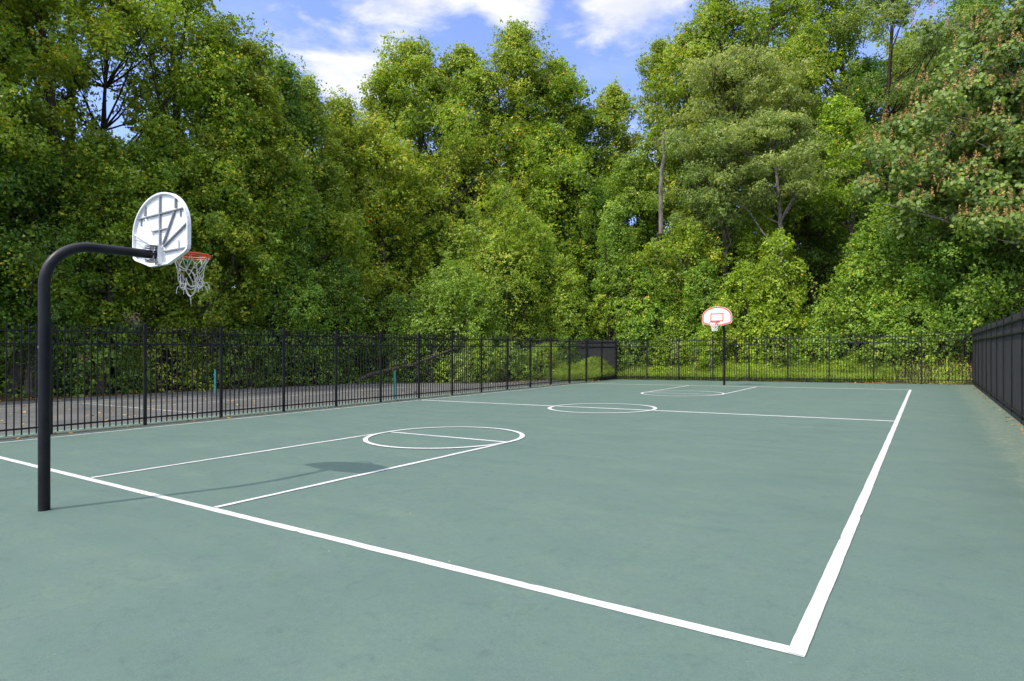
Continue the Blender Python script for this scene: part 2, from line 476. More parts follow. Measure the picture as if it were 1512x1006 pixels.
board_fence('distant solid black boarded fence behind the grass mounds at the end of the tennis court', (15.75, 32.0), (27, 32.0), 3, 1.99, (0, -1), True)

# tennis net posts
for (uu, vv, lb) in ((15.82, 12.6, 'teal tennis net post standing close behind the black picket fence'),
                     (27.4, 12.3, 'teal tennis net post standing at the far shaded side of the tennis court')):
    mb = MB(); z = P(uu, vv)
    root = empty('tennis_net_post', z); tag(root, lb, 'net post', 'teal tennis net posts')
    mb.tube([(0, 0, 0), (0, 0, 1.07)], .04, 12); mb.build('tube', M['teal'], root, smooth=True)
    c = MB(); c.tube([(0, 0, 1.07), (0, 0, 1.085)], [.045, .038], 12); c.tube([(.02, 0, 1.0), (.02, 0, 1.075)], .02, 8)
    c.build('cap', M['teal'], root, smooth=True)

# ---------------------------------------------------------------- hoops
def hoop(label, base, forward_deg, ragged):
    """local +Y points from the pole to the court, X across, seen from behind +X is right"""
    root = empty('basketball_hoop', base, math.radians(forward_deg)); tag(root, label, 'basketball hoop', 'basketball hoops at the two ends of the court')
    R = .47; za = 2.985; r = .057; BY = 1.25      # arm height, board back plane
    pts = [(0, 0, -.02), (0, 0, .6), (0, 0, 1.4), (0, 0, za - R)]
    for k in range(1, 12):
        a = math.pi / 2 * k / 12; pts.append((0, R - R * math.cos(a), za - R + R * math.sin(a)))
    pts += [(0, R, za), (0, .8, za + .005), (0, BY - .075, za + .008)]
    mb = MB(); mb.tube(pts, [r] * (len(pts) - 3) + [r, .055, .053], 28)
    pole = mb.build('pole', M['pole'], root, smooth=True)
    cl = MB(); k = len(cl.v)
    for i in range(9):
        a = math.radians(-150 + 9 * i); zz_ = 1.78 + .004 * i + .005 * math.sin(i * 2.3)
        for dz in (0, .018 + .006 * math.sin(i * 1.7)): cl.v.append(((r + .001) * math.cos(a), (r + .001) * math.sin(a), zz_ + dz))
    for i in range(8): cl.f.append((2 * i, 2 * i + 2, 2 * i + 3, 2 * i + 1))
    cl.build('scuff_mark', M['steel'], pole, smooth=True)
    # backboard ------------------------------------------------
    hw = .70; zb = 2.865
    out = [(.22, 0), (.63, .115), (.685, .15), (hw, .20), (hw, .44)]
    out += [(hw * math.cos(a), .44 + .485 * math.sin(a)) for a in np.linspace(0, math.pi / 2, 15)[1:]]
    full = out + [(-x, z) for x, z in out[::-1][1:]]
    def inset(k, dz=.46):
        return [(x * (1 - k / hw), dz + (z - dz) * (1 - k / .47)) for x, z in full]
    n = len(full)
    b = MB()
    T = .012                                             # sheet thickness, flange depth .045 to the back
    def ring(y, o): return [(x, y, zb + z) for x, z in o]
    ins = inset(.035)
    L_ = [ring(BY - .034, full), ring(BY + T, full), ring(BY + T, ins), ring(BY, ins), ring(BY - .034, inset(.022)), ]
    for lay in L_: b.v += lay
    def band(a, c):
        for i in range(n):
            j = (i + 1) % n; b.f.append((a * n + i, a * n + j, c * n + j, c * n + i))
    band(0, 1); band(4, 0); band(3, 4)
    b.f.append(tuple(n + i for i in range(n))[::-1]); b.f.append(tuple(3 * n + i for i in range(n)))
    b.v = b.v
    board = b.build('backboard', M['white'], root)
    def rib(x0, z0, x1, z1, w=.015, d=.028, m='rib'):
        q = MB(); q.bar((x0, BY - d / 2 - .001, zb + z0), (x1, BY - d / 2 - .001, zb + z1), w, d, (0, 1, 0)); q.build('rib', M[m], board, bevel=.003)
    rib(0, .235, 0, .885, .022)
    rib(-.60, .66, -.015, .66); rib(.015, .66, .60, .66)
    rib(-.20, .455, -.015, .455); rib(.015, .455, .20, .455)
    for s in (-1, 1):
        mm = 'rib' if s > 0 else 'white'  # left diagonals in white: their sunlit look is put into the colour
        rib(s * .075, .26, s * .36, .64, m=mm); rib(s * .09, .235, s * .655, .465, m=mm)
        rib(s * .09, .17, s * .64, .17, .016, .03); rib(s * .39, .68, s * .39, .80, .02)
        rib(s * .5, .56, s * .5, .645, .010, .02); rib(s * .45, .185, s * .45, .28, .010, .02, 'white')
    hb = MB(); hb.box((.012, BY - .035, zb + .125), (.040, 0, 0), (0, .0335, 0), (0, 0, .118)); hb.build('hub_block', M['white'], board, bevel=.006)
    br = MB()
    br.box((0, BY - .118, zb + .235), (.075, 0, 0), (0, .05, 0), (0, 0, .006)); br.box((0, BY - .118, zb + .035), (.075, 0, 0), (0, .05, 0), (0, 0, .006))
    br.box((0, BY - .115, zb + .134), (.05, 0, 0), (0, .006, 0), (0, 0, .095))
    for s in (-1, 1):
        for z in (.21, .06): br.tube([(s * .06, BY - .17, zb + z), (s * .06, BY - .10, zb + z)], .010, 8)
    br.build('bracket', M['steel'], board)
    rod = MB(); rod.tube([(-.03, BY - .16, zb + .27), (-.665, BY - .03, zb + .40)], .006, 6); rod.build('brace_rod', M['steel'], board)
    # painted border and target on the front
    st = MB()
    def front_band(o1, o2):
        k = len(st.v); st.v += [(x, BY + T + .002, zb + z) for x, z in o1] + [(x, BY + T + .002, zb + z) for x, z in o2]
        for i in range(len(o1)):
            j = (i + 1) % len(o1); st.f.append((k + i, k + len(o1) + i, k + len(o1) + j, k + j))
    front_band(inset(.012), inset(.078))
    sq = [(-.305, .215), (.305, .215), (.305, .60), (-.305, .60)]
    sq2 = [(-.255, .265), (.255, .265), (.255, .550), (-.255, .550)]
    front_band(sq, sq2); st.build('painted_stripes', M['orange'], board)
    # rim ------------------------------------------------------
    rc = .228; ry = BY + T + .145 + rc; rz = 3.05
    rr = MB(); rr.tube([(rc * math.cos(a), ry + rc * math.sin(a), rz) for a in np.linspace(0, 2 * math.pi, 49)[:-1]], .0125, 8, closed=True)
    rr.tube([(rc * math.cos(a), ry + rc * math.sin(a), rz - .026) for a in np.linspace(0, 2 * math.pi, 49)[:-1]], .009, 6, closed=True)
    rim = rr.build('rim', M['orange'], root, smooth=True)
    pl = MB(); pl.box((0, BY + T + .009, rz - .03), (.075, 0, 0), (0, .006, 0), (0, 0, .065)); pl.box((0, BY + T + .075, rz + .0), (.055, 0, 0), (0, .065, 0), (0, 0, .005))
    pl.build('mounting_plate', M['orange'], rim, bevel=.003)
    for s in (-1, 1):
        q = MB(); q.tube([(s * .06, BY + T + .015, rz - .08), (s * .10, BY + T + .09, rz - .02), (s * .19, ry - .12, rz - .006)], .008, 8); q.build('brace', M['orange'], rim, smooth=True)
        q = MB(); q.tube([(s * .045, BY + T + .02, rz), (s * .15, ry - .165, rz)], .008, 8); q.build('brace', M['orange'], rim, smooth=True)
    # net ------------------------------------------------------
    rs = random.Random(5)
    nb = MB(); K = 12; rows = 7
    zs = [0, -.10, -.17, -.235, -.295, -.35, -.40] if ragged else [0, -.10, -.17, -.235, -.30, -.36, -.42]
    rad = [.222, .185, .160, .145, .137, .130, .128] if ragged else [.222, .192, .168, .148, .134, .126, .130]
    def node(i, k):
        a = 2 * math.pi * (k + (.5 if i % 2 else 0)) / K
        j = .018 if (ragged and i > 0) else .004
        rs2 = random.Random(i * 101 + (k % K) * 7 + 3)
        return Vector(((rad[i] + rs2.gauss(0, j)) * math.cos(a), ry + (rad[i] + rs2.gauss(0, j)) * math.sin(a), rz - .022 + zs[i] + rs2.gauss(0, j)))
    cr = .0048 if ragged else .0075
    for i in range(rows - 1):
        for k in range(K):
            for dk in ((0, -1) if i % 2 == 0 else (0, 1)):
                if ragged and i > 0 and rs.random() < .22: continue
                a_ = node(i, k); b_ = node(i + 1, (k + dk) % K)
                mid = (a_ + b_) / 2 + Vector((0, 0, -.008 if ragged else -.002))
                nb.tube([a_, mid, b_], cr, 5)
            nb.tube([node(i, k) + Vector((0, 0, .006)), node(i, k) - Vector((0, 0, .008))], cr * 1.6, 5)
    if ragged:
        a_, b_ = node(6, 0), node(6, 6)
        for off, dz in ((0, -.13), (.012, -.125)):
            pts = []
            for t in np.linspace(0, 1, 13):
                p = a_.lerp(b_, t); p.z += dz * math.sin(math.pi * t) ** .7; p.y += off; pts.append(p)
            nb.tube(pts, .006, 5)
        c = a_.lerp(b_, .5); nb.tube([c + Vector((0, 0, -.13)), c + Vector((.004, 0, -.18)), c + Vector((0, .006, -.235))], .0045, 5)
        for k in (1, 3, 5, 8, 10, 6, 0, 2):
            p = node(5 if k % 2 else 6, k); out_ = Vector((p.x, p.y - ry, 0)).normalized()
            nb.tube([p, p + out_ * .03 + Vector((0, 0, .012)), p + out_ * .05 + Vector((.01, 0, -.035)), p + out_ * .055 + Vector((.01, 0, -.085))], .0045, 5)
        for k in range(0, 12, 2):
            p = node(6, k); q = node(6, k + 2)
            nb.tube([p, (p + q) / 2 - Vector((0, 0, .03)), q], .006, 5)
    nb.build('net', M['cord'] if ragged else M['cordw'], root)
    return root
ang = math.degrees(math.atan2(V[1], V[0])) - 90
hoop('near basketball hoop seen from behind, ribbed white board, torn net, black gooseneck pole',
     P(7.52, -1.026), ang, True)
hoop('distant basketball hoop facing the camera, white fan board with orange border before the vines',
     P(7.69, 26.93), ang + 180, False)

# ---------------------------------------------------------------- vegetation
def unit(a): return a / np.maximum(np.linalg.norm(a, axis=-1, keepdims=True), 1e-9)
def leaf_quads(pos, nrm, size, wid=.36, fold=.16):
    n = len(pos); nrm = unit(nrm)
    t = unit(np.cross(nrm, rng.normal(size=(n, 3)))); b = np.cross(nrm, t); s = size[:, None]
    dn = nrm * s * fold
    return np.stack([pos - t * s * .5, pos + b * s * wid - dn - t * s * .05, pos + t * s * .5, pos - b * s * wid - dn - t * s * .05], 1)
def sprigs(pos, nrm, tone, per, spread, size, droop=.35, jit=.5):
    """turn shoot positions into little bunches of leaves that share a direction"""
    n = len(pos); m = n * per; k = np.repeat(np.arange(n), per)
    sd = unit(nrm + rng.normal(size=(n, 3)) * .45)
    ax = unit(np.cross(sd, rng.normal(size=(n, 3)))); ax2 = np.cross(sd, ax)
    sp = spread * rng.uniform(.6, 1.5, n)[k]
    a = rng.normal(size=m) * sp; b = rng.normal(size=m) * sp * .55; c = rng.normal(size=m) * sp * .3 - droop * (a * a + b * b) / np.maximum(sp, .01) * .4
    q = pos[k] + ax[k] * a[:, None] + ax2[k] * b[:, None] + sd[k] * c[:, None]
    nn = sd[k] + rng.normal(size=(m, 3)) * jit + (ax[k] * a[:, None] + ax2[k] * b[:, None]) / sp[:, None] * .3
    tn = tone[k] + rng.normal(size=m) * .13
    return q, nn, tn, size * rng.uniform(.6, 1.3, m)

def clump_leaves(cen, cr, n, size, flat=.65, coh=.9, hang=0.0, up=.5, jitter=.75):
    """cen (K,3), cr (K,) -> about n leaves on shoots spread through the clumps' volumes"""
    per = 9; ns = max(20, n // per)
    K = len(cen); w = cr ** 2; idx = rng.choice(K, ns, p=w / w.sum())
    d = unit(rng.normal(size=(ns, 3)) + np.array([0, 0, .15])); rad = cr[idx] * np.clip(np.abs(rng.normal(.78, .22, ns)), 0, 1.2)
    st = (1 + .3 * rng.normal(size=(K, 3))).clip(.5, 1.6); st[:, 2] *= flat
    off = d * rad[:, None] * st[idx]
    nrm = unit(off) * coh + np.array([0, 0, up])
    tone = rng.beta(2.2, 2.6, ns) * .75 + .1 + (rng.normal(size=K) * .09)[idx]
    pos, nn, tone, sz = sprigs(cen[idx] + off, nrm, tone, per, size * 1.25, size)
    m = len(pos); rare = rng.random(m); tone = np.where(rare > .987, rng.uniform(.93, 1, m), tone.clip(0, .93))
    return leaf_quads(pos, nn, sz), tone

def profile(kind, t):
    if kind == 'oval': return np.sqrt(np.maximum(0, 1 - (2 * t - 1) ** 2)) * (1.08 - .35 * t)
    if kind == 'spire': return (np.minimum(1, t * 4) ** .6) * (1 - t) ** .62 * 1.15
    if kind == 'wide': return np.sqrt(np.maximum(0, 1 - (1.55 * t - .55) ** 2)) * np.minimum(1, .55 + t * 2)
    if kind == 'dome': return np.sqrt(np.maximum(0, 1 - t ** 2.2))
    if kind == 'column': return np.minimum(1, t * 6) ** .5 * (1 - t ** 3) ** .5
    return np.ones_like(t)

def trunk_mesh(mb, base, top, r, bend=.5, n=9, sides=8):
    pts = []; dx, dy = random.uniform(-bend, bend), random.uniform(-bend, bend)
    w1, w2 = random.uniform(0, 6), random.uniform(0, 6)
    for i in range(n + 1):
        t = i / n
        p = Vector(base).lerp(Vector(top), t)
        s = math.sin(t * math.pi)
        p.x += s * dx + .12 * math.sin(t * 9 + w1) * t; p.y += s * dy + .12 * math.sin(t * 8 + w2) * t
        pts.append(p)
    rs = [r * (1.35 if i == 0 else 1) * (1 - .82 * i / n) for i in range(n + 1)]
    mb.tube(pts, rs, sides)
    return pts

def tree(px, Z, top, wid, bot, kind='olive', shape='oval', dens=1.0, label='', cat='tree', name='tree', group=None,
         leaf=.15, bark='bark', trunk_r=None, ncl=None, crs=1.0, trunks=1, coh=.95, base_px=None, limbs=26, flat=.8, seethrough=0):
    X = col_x(px, Z); Y = Z; ztop = row_z(top, Z); zbot = row_z(bot, Z); rx = wid / 2 / F * Z
    bx = X if base_px is None else col_x(base_px, Z)
    g0 = float(gz(bx, Y)); zbot = max(zbot, g0 + .1)
    hgt = ztop - zbot
    root = empty(name, (bx, Y, g0)); tag(root, label, cat, group)
    o3 = np.array([bx, Y, g0])
    cr0 = (.16 * rx + .42) * crs
    n = ncl or int(max(14, 5.2 * hgt * rx * 2 / (cr0 ** 2 * 2.6)))
    # lobes: the crown is made of several boughs of different reach
    t = rng.random(n) ** .85
    ph = rng.random(n) * 2 * np.pi
    k1, k2 = rng.uniform(0, 6.28, 2)
    lob = 1 + .26 * np.sin(3 * ph + k1 + t * 7) + .2 * np.sin(5 * ph + k2 - t * 11) + rng.normal(size=n) * .1
    rr = rx * profile(shape, t) * lob * np.sqrt(rng.uniform(.12, 1, n))
    rr = np.maximum(0, rr - cr0 * .45)
    cen = np.stack([X + rr * np.cos(ph), Y + rr * np.sin(ph) * .9, zbot + hgt * t - cr0 * .35 * (t > .8)], 1)
    # guarantee the top and edges are reached
    cen[0] = (X + rng.normal() * .2 * rx, Y, ztop - cr0 * .45); cen[1] = (X - rx * .3, Y + .3, ztop - cr0 * 1.1 - hgt * .04); cen[2] = (X + rx * .3, Y - .2, ztop - cr0 * 1.2 - hgt * .05)
    cr = cr0 * rng.uniform(.35, 1.08, n); cr[0] *= .75
    area = 4.2 * rx * hgt + rx * rx * 3
    nl = int(dens * area * 1.1 / (leaf * leaf * .36))
    nl = min(nl, 60000)
    q, tone = clump_leaves(cen, cr, nl, leaf, coh=coh, flat=flat)
    tb = MB(); r0 = trunk_r or (.10 + .012 * (ztop - g0))
    tips = []
    for k in range(trunks):
        dx = random.uniform(-.35, .35) * rx if trunks > 1 else 0
        pts = trunk_mesh(tb, (bx + dx * .3, Y, g0 - .3), (X + dx, Y + .1, ztop - .12 * hgt), r0 * (.75 if trunks > 1 else 1), bend=.05 * (ztop - g0))
        tips.append(pts)
    lim = rng.choice(n, min(n, limbs), replace=False)
    for i in lim:
        pts = tips[int(i) % trunks]; c = Vector(cen[i])
        cand = [p for p in pts if p.z < c.z - .25 * abs(c.x - p.x) - .3] or [pts[1]]
        a = cand[-1] if random.random() < .6 else cand[max(0, len(cand) - 2)]
        hor = math.hypot(c.x - a.x, c.y - a.y)
        m1 = a.lerp(c, .35) + Vector((random.uniform(-.2, .2), random.uniform(-.2, .2), -.05 * hor)); m2 = a.lerp(c, .7) + Vector((random.uniform(-.25, .25), 0, .06 * hor))
        rb = r0 * random.uniform(.22, .42) * (1 - .5 * max(0, (a.z - g0) / max(1, ztop - g0)))
        tb.tube([a, m1, m2, c], [rb, rb * .75, rb * .45, rb * .15], 5, cap=False)
        for _ in range(2):
            e = c + Vector((random.uniform(-1, 1), random.uniform(-1, 1), random.uniform(-.2, .9))) * cr0
            tb.tube([m2, m2.lerp(e, .5) + Vector((0, 0, .1)), e], [rb * .4, rb * .25, rb * .08], 4, cap=False)
    tb.build('trunk', M[bark], root, smooth=True, origin=None).location = (0, 0, 0)
    me = root.children[-1] if root.children else None
    tr = [c for c in COL.objects if c.parent == root and c.name.startswith('trunk')][0]
    co = np.empty(len(tr.data.vertices) * 3, dtype=np.float32); tr.data.vertices.foreach_get('co', co)
    co = co.reshape(-1, 3) - o3; tr.data.vertices.foreach_set('co', co.reshape(-1).astype(np.float32)); tr.data.update()
    quad_mesh('crown', q, tone, M[kind], root, loc=o3)
    return root

def mound(px, Z, top, wid, bot, kind='vine', label='', name='vine_mound', cat='vines', group=None, leaf=.135, lobes=26, depth=None, dens=1.0, shape='dome', front=False):
    """a heap of creeper over a dead tree or shrub: overlapping rounded lobes covered with a skin of leaves"""
    for _ in range(60):
        X = col_x(px, Z); Y = Z; rx = wid / 2 / F * Z; ry_ = depth or rx * .8
        u_, v_ = uv(X, Y)
        if front or u_ > 24 or v_ - ry_ > 32.75: break
        Z += .25
    g0 = float(gz(X, Y))
    ztop = row_z(top, Z); zb = max(row_z(bot, Z), g0); hgt = ztop - zb; ry = depth or rx * .8
    n = int(lobes * 2.4); t = rng.random(n) ** .9; ph = rng.random(n) * 2 * np.pi
    pr = profile(shape, t) * (.72 + .28 * rng.random(n)) * np.where(rng.random(n) > .3, 1, .55)
    lr = np.clip((.15 * rx + .22), .25, .85) * rng.uniform(.55, 1.45, n)
    cen = np.stack([X + (rx * pr - lr * .6).clip(0) * np.cos(ph), Y + (ry * pr - lr * .6).clip(0) * np.sin(ph), zb + (hgt - lr * .8) * t], 1)
    cen[0] = (X, Y, ztop - lr[0] * .9)
    cen[1] = (X, Y, zb + hgt * .45); lr[1] = min(rx, hgt) * .55; cen[2] = (X, Y, zb + hgt * .15); lr[2] = min(rx * .7, hgt * .8)
    N_ = int(min(70000, dens * 2.45 * (rx * hgt * 4 + rx * rx * 3) / (leaf * leaf * .36)))
    per = 9; S_ = N_ // per
    w = lr ** 2; idx = rng.choice(n, S_, p=w / w.sum()); d = unit(rng.normal(size=(S_, 3)) + np.array([0, 0, .25]))
    stz = rng.uniform(.85, 1.4, n)
    sc = np.ones((S_, 3)); sc[:, 2] = stz[idx]
    wav = 1 + .2 * np.sin(d[:, 0] * 7 + idx) * np.sin(d[:, 2] * 6 + idx * 2) + .1 * np.sin(d[:, 1] * 17 + idx)
    pos = cen[idx] + d * sc * (lr[idx] * wav * np.where(rng.random(S_) < .16, rng.uniform(1, 1.35, S_), 1 - .34 * rng.random(S_) ** 2))[:, None]
    keep = np.ones(S_, bool)
    for k in range(n):
        q = (pos - cen[k]); q[:, 2] /= stz[k]
        keep &= ~((np.linalg.norm(q, axis=1) < lr[k] * .66) & (idx != k))
    keep &= pos[:, 2] > g0 - .05
    if not front: keep &= (uv(pos[:, 0], pos[:, 1])[1] > 32.95 + .55 * np.sin(pos[:, 0] * 1.3) * np.sin(pos[:, 0] * .37)) | (uv(pos[:, 0], pos[:, 1])[0] > 21.5)
    pos = pos[keep]; idx = idx[keep]; d = d[keep]
    tone = rng.beta(2.4, 2.6, len(pos)) * .75 + .1 + (rng.normal(size=n) * .10)[idx]
    pos, nrm, tone, sz = sprigs(pos, d * .9 + np.array([0, 0, .4]), tone, per, leaf * 1.2, leaf, jit=.4)
    m = len(pos); rare = rng.random(m); tone = np.where(rare > .985, rng.uniform(.93, 1, m), tone.clip(0, .95))
    q = leaf_quads(pos, nrm, sz)
    o3 = np.array([X, Y, g0]); root = empty(name, (X, Y, g0)); tag(root, label, cat, group)
    quad_mesh('foliage', q, tone, M[kind], root, loc=o3)
    sb = MB()
    for k in range(7):
        c = cen[int(rng.integers(n))] - o3
        sb.tube([(random.uniform(-.3, .3) * rx, random.uniform(-.3, .3) * ry, -.2), (c[0] * .5, c[1] * .5, c[2] * .5), (c[0], c[1], c[2])], [.06, .045, .02], 6)
    sb.build('stem', M['darkbark'], root, smooth=True)
    return root

# each entry: px, Z, top, wid, bot, kind, shape, dens, label, extras
T = [
 # left wood, tall trees along the tennis court
 (-95, 23.5, -330, 330, 330, 'olive', 'oval', 1.0, 'tall olive green tree at the far left edge, trunk hidden behind the fence', dict(group='tall trees beyond the tennis court')),
 (20, 27.5, -190, 270, 300, 'gold', 'oval', .9, 'tall yellowish tree at the left edge, sky glinting through its upper crown', {}),
 (165, 30.5, -30, 300, 170, 'gold', 'wide', .62, 'open tree with thick dark forked trunk and bare boughs, left of the near backboard top', dict(trunk_r=.21, bark='darkbark', limbs=45, leaf=.17, ncl=60)),
 (95, 33, -160, 190, 120, 'deep', 'oval', .8, 'dark green tree rising between the open forked tree and the left edge', {}),
 (252, 33, -70, 190, 150, 'olive', 'oval', 1.1, 'tall leafy tree whose crown ends against the blue sky, behind the forked tree', {}),
 (368, 34, 64, 170, 420, 'olive', 'spire', 1.25, 'pointed tree that starts the stepped treetops, right of the near backboard', {}),
 (318, 33, 45, 190, 400, 'gold', 'spire', 1.1, 'yellow flecked tree directly above the near backboard and rim', {}),
 (416, 37, 88, 150, 430, 'deep', 'spire', 1.2, 'second of the stepped pointed treetops, darker green than its neighbours', {}),
 (456, 39, 116, 145, 430, 'olive', 'spire', 1.2, 'third of the stepped pointed treetops, below a small cloud', {}),
 (502, 42, 148, 150, 430, 'olive', 'spire', 1.2, 'lowest of the stepped pointed treetops, left of the big central crown', {}),
 (550, 44, 172, 170, 430, 'gold', 'oval', 1.1, 'yellow green tree in the dip just left of the big central crown', {}),
 (45, 27, 190, 240, 500, 'deep', 'oval', 1.0, 'dark lower tree behind the gooseneck pole, below the glinting sky', {}),
 (150, 29, 200, 190, 490, 'olive', 'oval', 1.0, 'mid height tree behind the gooseneck arm, flecked with yellow leaves', {}),
 (235, 31, 170, 170, 500, 'olive', 'oval', 1.0, 'leafy tree right behind the near white backboard', {}),
 (310, 32, 190, 170, 500, 'olive', 'oval', 1.0, 'shady tree right behind the orange rim and torn net', {}),
 (395, 35.5, 210, 170, 520, 'olive', 'oval', 1.05, 'dense tree with a bluish lower skirt, right of the torn net', {}),
 (470, 38, 235, 150, 520, 'olive', 'oval', 1.0, 'bright flecked tree halfway between the near hoop and the vine covered tree', {}),
 # centre
 (612, 51, 66, 185, 360, 'olive', 'oval', 1.6, 'left half of the big central pair of tall crowns, leaning bough on its left', dict(trunks=2, limbs=40, trunk_r=.30)),
 (562, 50, 108, 75, 210, 'olive', 'oval', .9, 'narrow crown jutting out left of the big central pair against the sky', {}),
 (682, 52, 74, 150, 360, 'olive', 'oval', 1.6, 'rounded crown between the two peaks of the big central trees', dict(trunk_r=.28)),
 (765, 52, 43, 200, 360, 'olive', 'oval', 1.6, 'tallest central tree with a sharp peak under the white clouds', dict(trunks=2, limbs=40, trunk_r=.32)),
 (822, 53, 88, 130, 320, 'olive', 'oval', 1.6, 'right shoulder of the tall central trees, sloping to the gap of sky', {}),
 (855, 54, 155, 90, 300, 'deep', 'oval', 1.5, 'dark small crown at the right foot of the central trees by the sky gap', {}),
 (600, 46.5, 215, 190, 480, 'gold', 'oval', .5, 'thin yellow leaved tree with slim trunks, left of the vine covered tree', dict(bark='palebark', trunks=4, limbs=40, leaf=.17)),
 (680, 49, 195, 190, 480, 'gold', 'oval', .5, 'airy golden tree with several bare stems, under the rounded central crown', dict(bark='palebark', trunks=4, limbs=40, leaf=.17)),
 (545, 43, 250, 150, 500, 'gold', 'oval', .6, 'yellow green understorey tree below the dip in the treetops', dict(trunks=2)),
 (640, 49, 300, 160, 520, 'deep', 'oval', .85, 'shaded green tree behind the golden stems at mid height', {}),
 (815, 50, 190, 180, 470, 'olive', 'oval', 1.2, 'leafy mid height tree above the vine covered tree, below the central peak', {}),
 (905, 54, 128, 105, 300, 'olive', 'oval', 1.5, 'small lone crown in the gap of sky between the central and right hand trees', {}),
 (945, 49, 228, 165, 470, 'fresh', 'oval', 1.3, 'round fresh green tree below the lone crown, left of the bare snag', {}),
 (885, 50, 280, 130, 470, 'deep', 'oval', 1.0, 'shaded tree low in the gap below the lone crown', {}),
 (740, 51, 285, 190, 500, 'deep', 'oval', 1.1, 'dark tree filling the shade right behind the central vine smothered tree', {}),
 # right
 (1065, 43, 325, 170, 510, 'deep', 'oval', 1.1, 'dark tree in the shade straight above the distant hoop, behind the vines', {}),
 (1225, 47, 290, 190, 500, 'deep', 'oval', 1.1, 'darkest low tree in the hollow between the leaning trunk and the tallest vine cone', {}),
 (975, 48, 62, 90, 230, 'olive', 'spire', 1.0, 'slim leafy treetop against the sky above the bare snag', {}),
 (1020, 46, 45, 130, 330, 'olive', 'oval', 1.1, 'leafy tree on the left rim of the right hand wood, behind the snag', {}),
 (1065, 46, -15, 150, 300, 'olive', 'oval', 1.1, 'tall tree sloping up from the sky on the left side of the right hand wood', {}),
 (1150, 47, -110, 200, 260, 'olive', 'oval', 1.1, 'tallest tree of the right hand wood, its top beyond the picture', {}),
 (1225, 48, -70, 120, 110, 'deep', 'oval', 1.0, 'dark tall tree at the top right of the wood beside the crooked dark trunk', {}),
 (1205, 42, 240, 150, 420, 'deep', 'oval', 1.1, 'dark tree in the shade behind the leaning pale trunk', {}),
 (1085, 41, 70, 190, 260, 'locust', 'oval', 1.1, 'wide feathery grey green crown in the middle of the right hand wood', dict(leaf=.14, flat=.4)),
 (1140, 37.5, 165, 190, 300, 'locust', 'oval', .85, 'feathery grey green tree on a pale leaning trunk rising out of the vines', dict(leaf=.13, flat=.35, bark='palebark', base_px=1152, trunk_r=.22)),
 (1060, 40, 170, 150, 350, 'locust', 'oval', .9, 'lower feathery crown left of the leaning pale trunk', dict(leaf=.13, flat=.4)),
 (1180, 43, 60, 150, 330, 'olive', 'oval', 1.0, 'leafy tree above and behind the yellow green climbing vines', {}),
 (1238, 39, 148, 85, 330, 'lime', 'oval', 1.1, 'yellow green creeper clad tree, left of the big tree with orange pods', dict(leaf=.15)),
 (1322, 42, -60, 260, 230, 'locust', 'oval', .6, 'feathery tree with a dark crooked trunk against the sky at upper right', dict(leaf=.13, flat=.5, bark='darkbark', trunk_r=.30, limbs=30, ncl=70)),
 (1270, 46, 90, 120, 300, 'deep', 'oval', .95, 'dark green tree below the sky gaps, left of the crooked dark trunk', {}),
 (1350, 50, 48, 230, 330, 'olive', 'oval', .9, 'mid green tree filling in behind the crooked dark trunk at upper right', {}),
 (1440, 48, -20, 220, 330, 'deep', 'oval', .8, 'dark tree behind the upper part of the pod bearing tree', {}),
 (1010, 40, 330, 130, 480, 'olive', 'oval', 1.0, 'leafy small tree with a dark leaning stem, left of the distant hoop', {}),
 (1395, 33, 330, 160, 470, 'fresh', 'oval', 1.1, 'small green tree beneath the pod bearing tree, near the fence corner', {}),
 (1480, 31, 350, 160, 480, 'deep', 'oval', .9, 'dark small tree above the boarded fence at the right edge', {}),
]
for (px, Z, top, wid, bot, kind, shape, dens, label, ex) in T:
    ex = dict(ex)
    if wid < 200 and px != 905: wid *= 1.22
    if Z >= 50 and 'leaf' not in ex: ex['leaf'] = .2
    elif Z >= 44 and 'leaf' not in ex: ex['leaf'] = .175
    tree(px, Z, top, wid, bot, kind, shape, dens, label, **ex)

# deep wood behind, only glimpsed between the front trees
back = [(120, 40, 230, 260), (300, 42, 230, 240), (470, 47, 270, 220), (620, 50, 300, 200), (760, 51, 320, 220), (900, 54, 330, 200), (1040, 52, 300, 200), (1180, 52, 300, 200), (1320, 50, 300, 200), (-40, 42, 60, 230), (60, 44, 170, 210), (150, 46, 220, 200), (240, 45, 160, 200), (330, 46, 150, 190), (420, 50, 190, 180), (500, 54, 240, 180), (590, 56, 215, 170),
        (680, 58, 190, 170), (770, 58, 215, 170), (850, 60, 262, 150), (930, 60, 262, 150), (1010, 58, 190, 170), (1100, 58, 110, 180), (1190, 60, 130, 170), (1280, 58, 190, 150), (1370, 55, 160, 170), (1460, 50, 120, 190), (1560, 44, 60, 200)]
protos = []

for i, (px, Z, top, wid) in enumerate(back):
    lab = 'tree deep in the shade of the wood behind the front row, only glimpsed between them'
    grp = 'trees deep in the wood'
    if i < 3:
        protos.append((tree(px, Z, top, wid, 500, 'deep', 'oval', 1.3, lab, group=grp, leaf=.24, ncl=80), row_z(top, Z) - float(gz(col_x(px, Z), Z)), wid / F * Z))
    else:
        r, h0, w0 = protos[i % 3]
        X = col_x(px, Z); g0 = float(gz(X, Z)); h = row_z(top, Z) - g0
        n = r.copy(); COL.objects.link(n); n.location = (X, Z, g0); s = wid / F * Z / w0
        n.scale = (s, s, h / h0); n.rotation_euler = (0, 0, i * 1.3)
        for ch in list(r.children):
            c = ch.copy(); COL.objects.link(c); c.parent = n

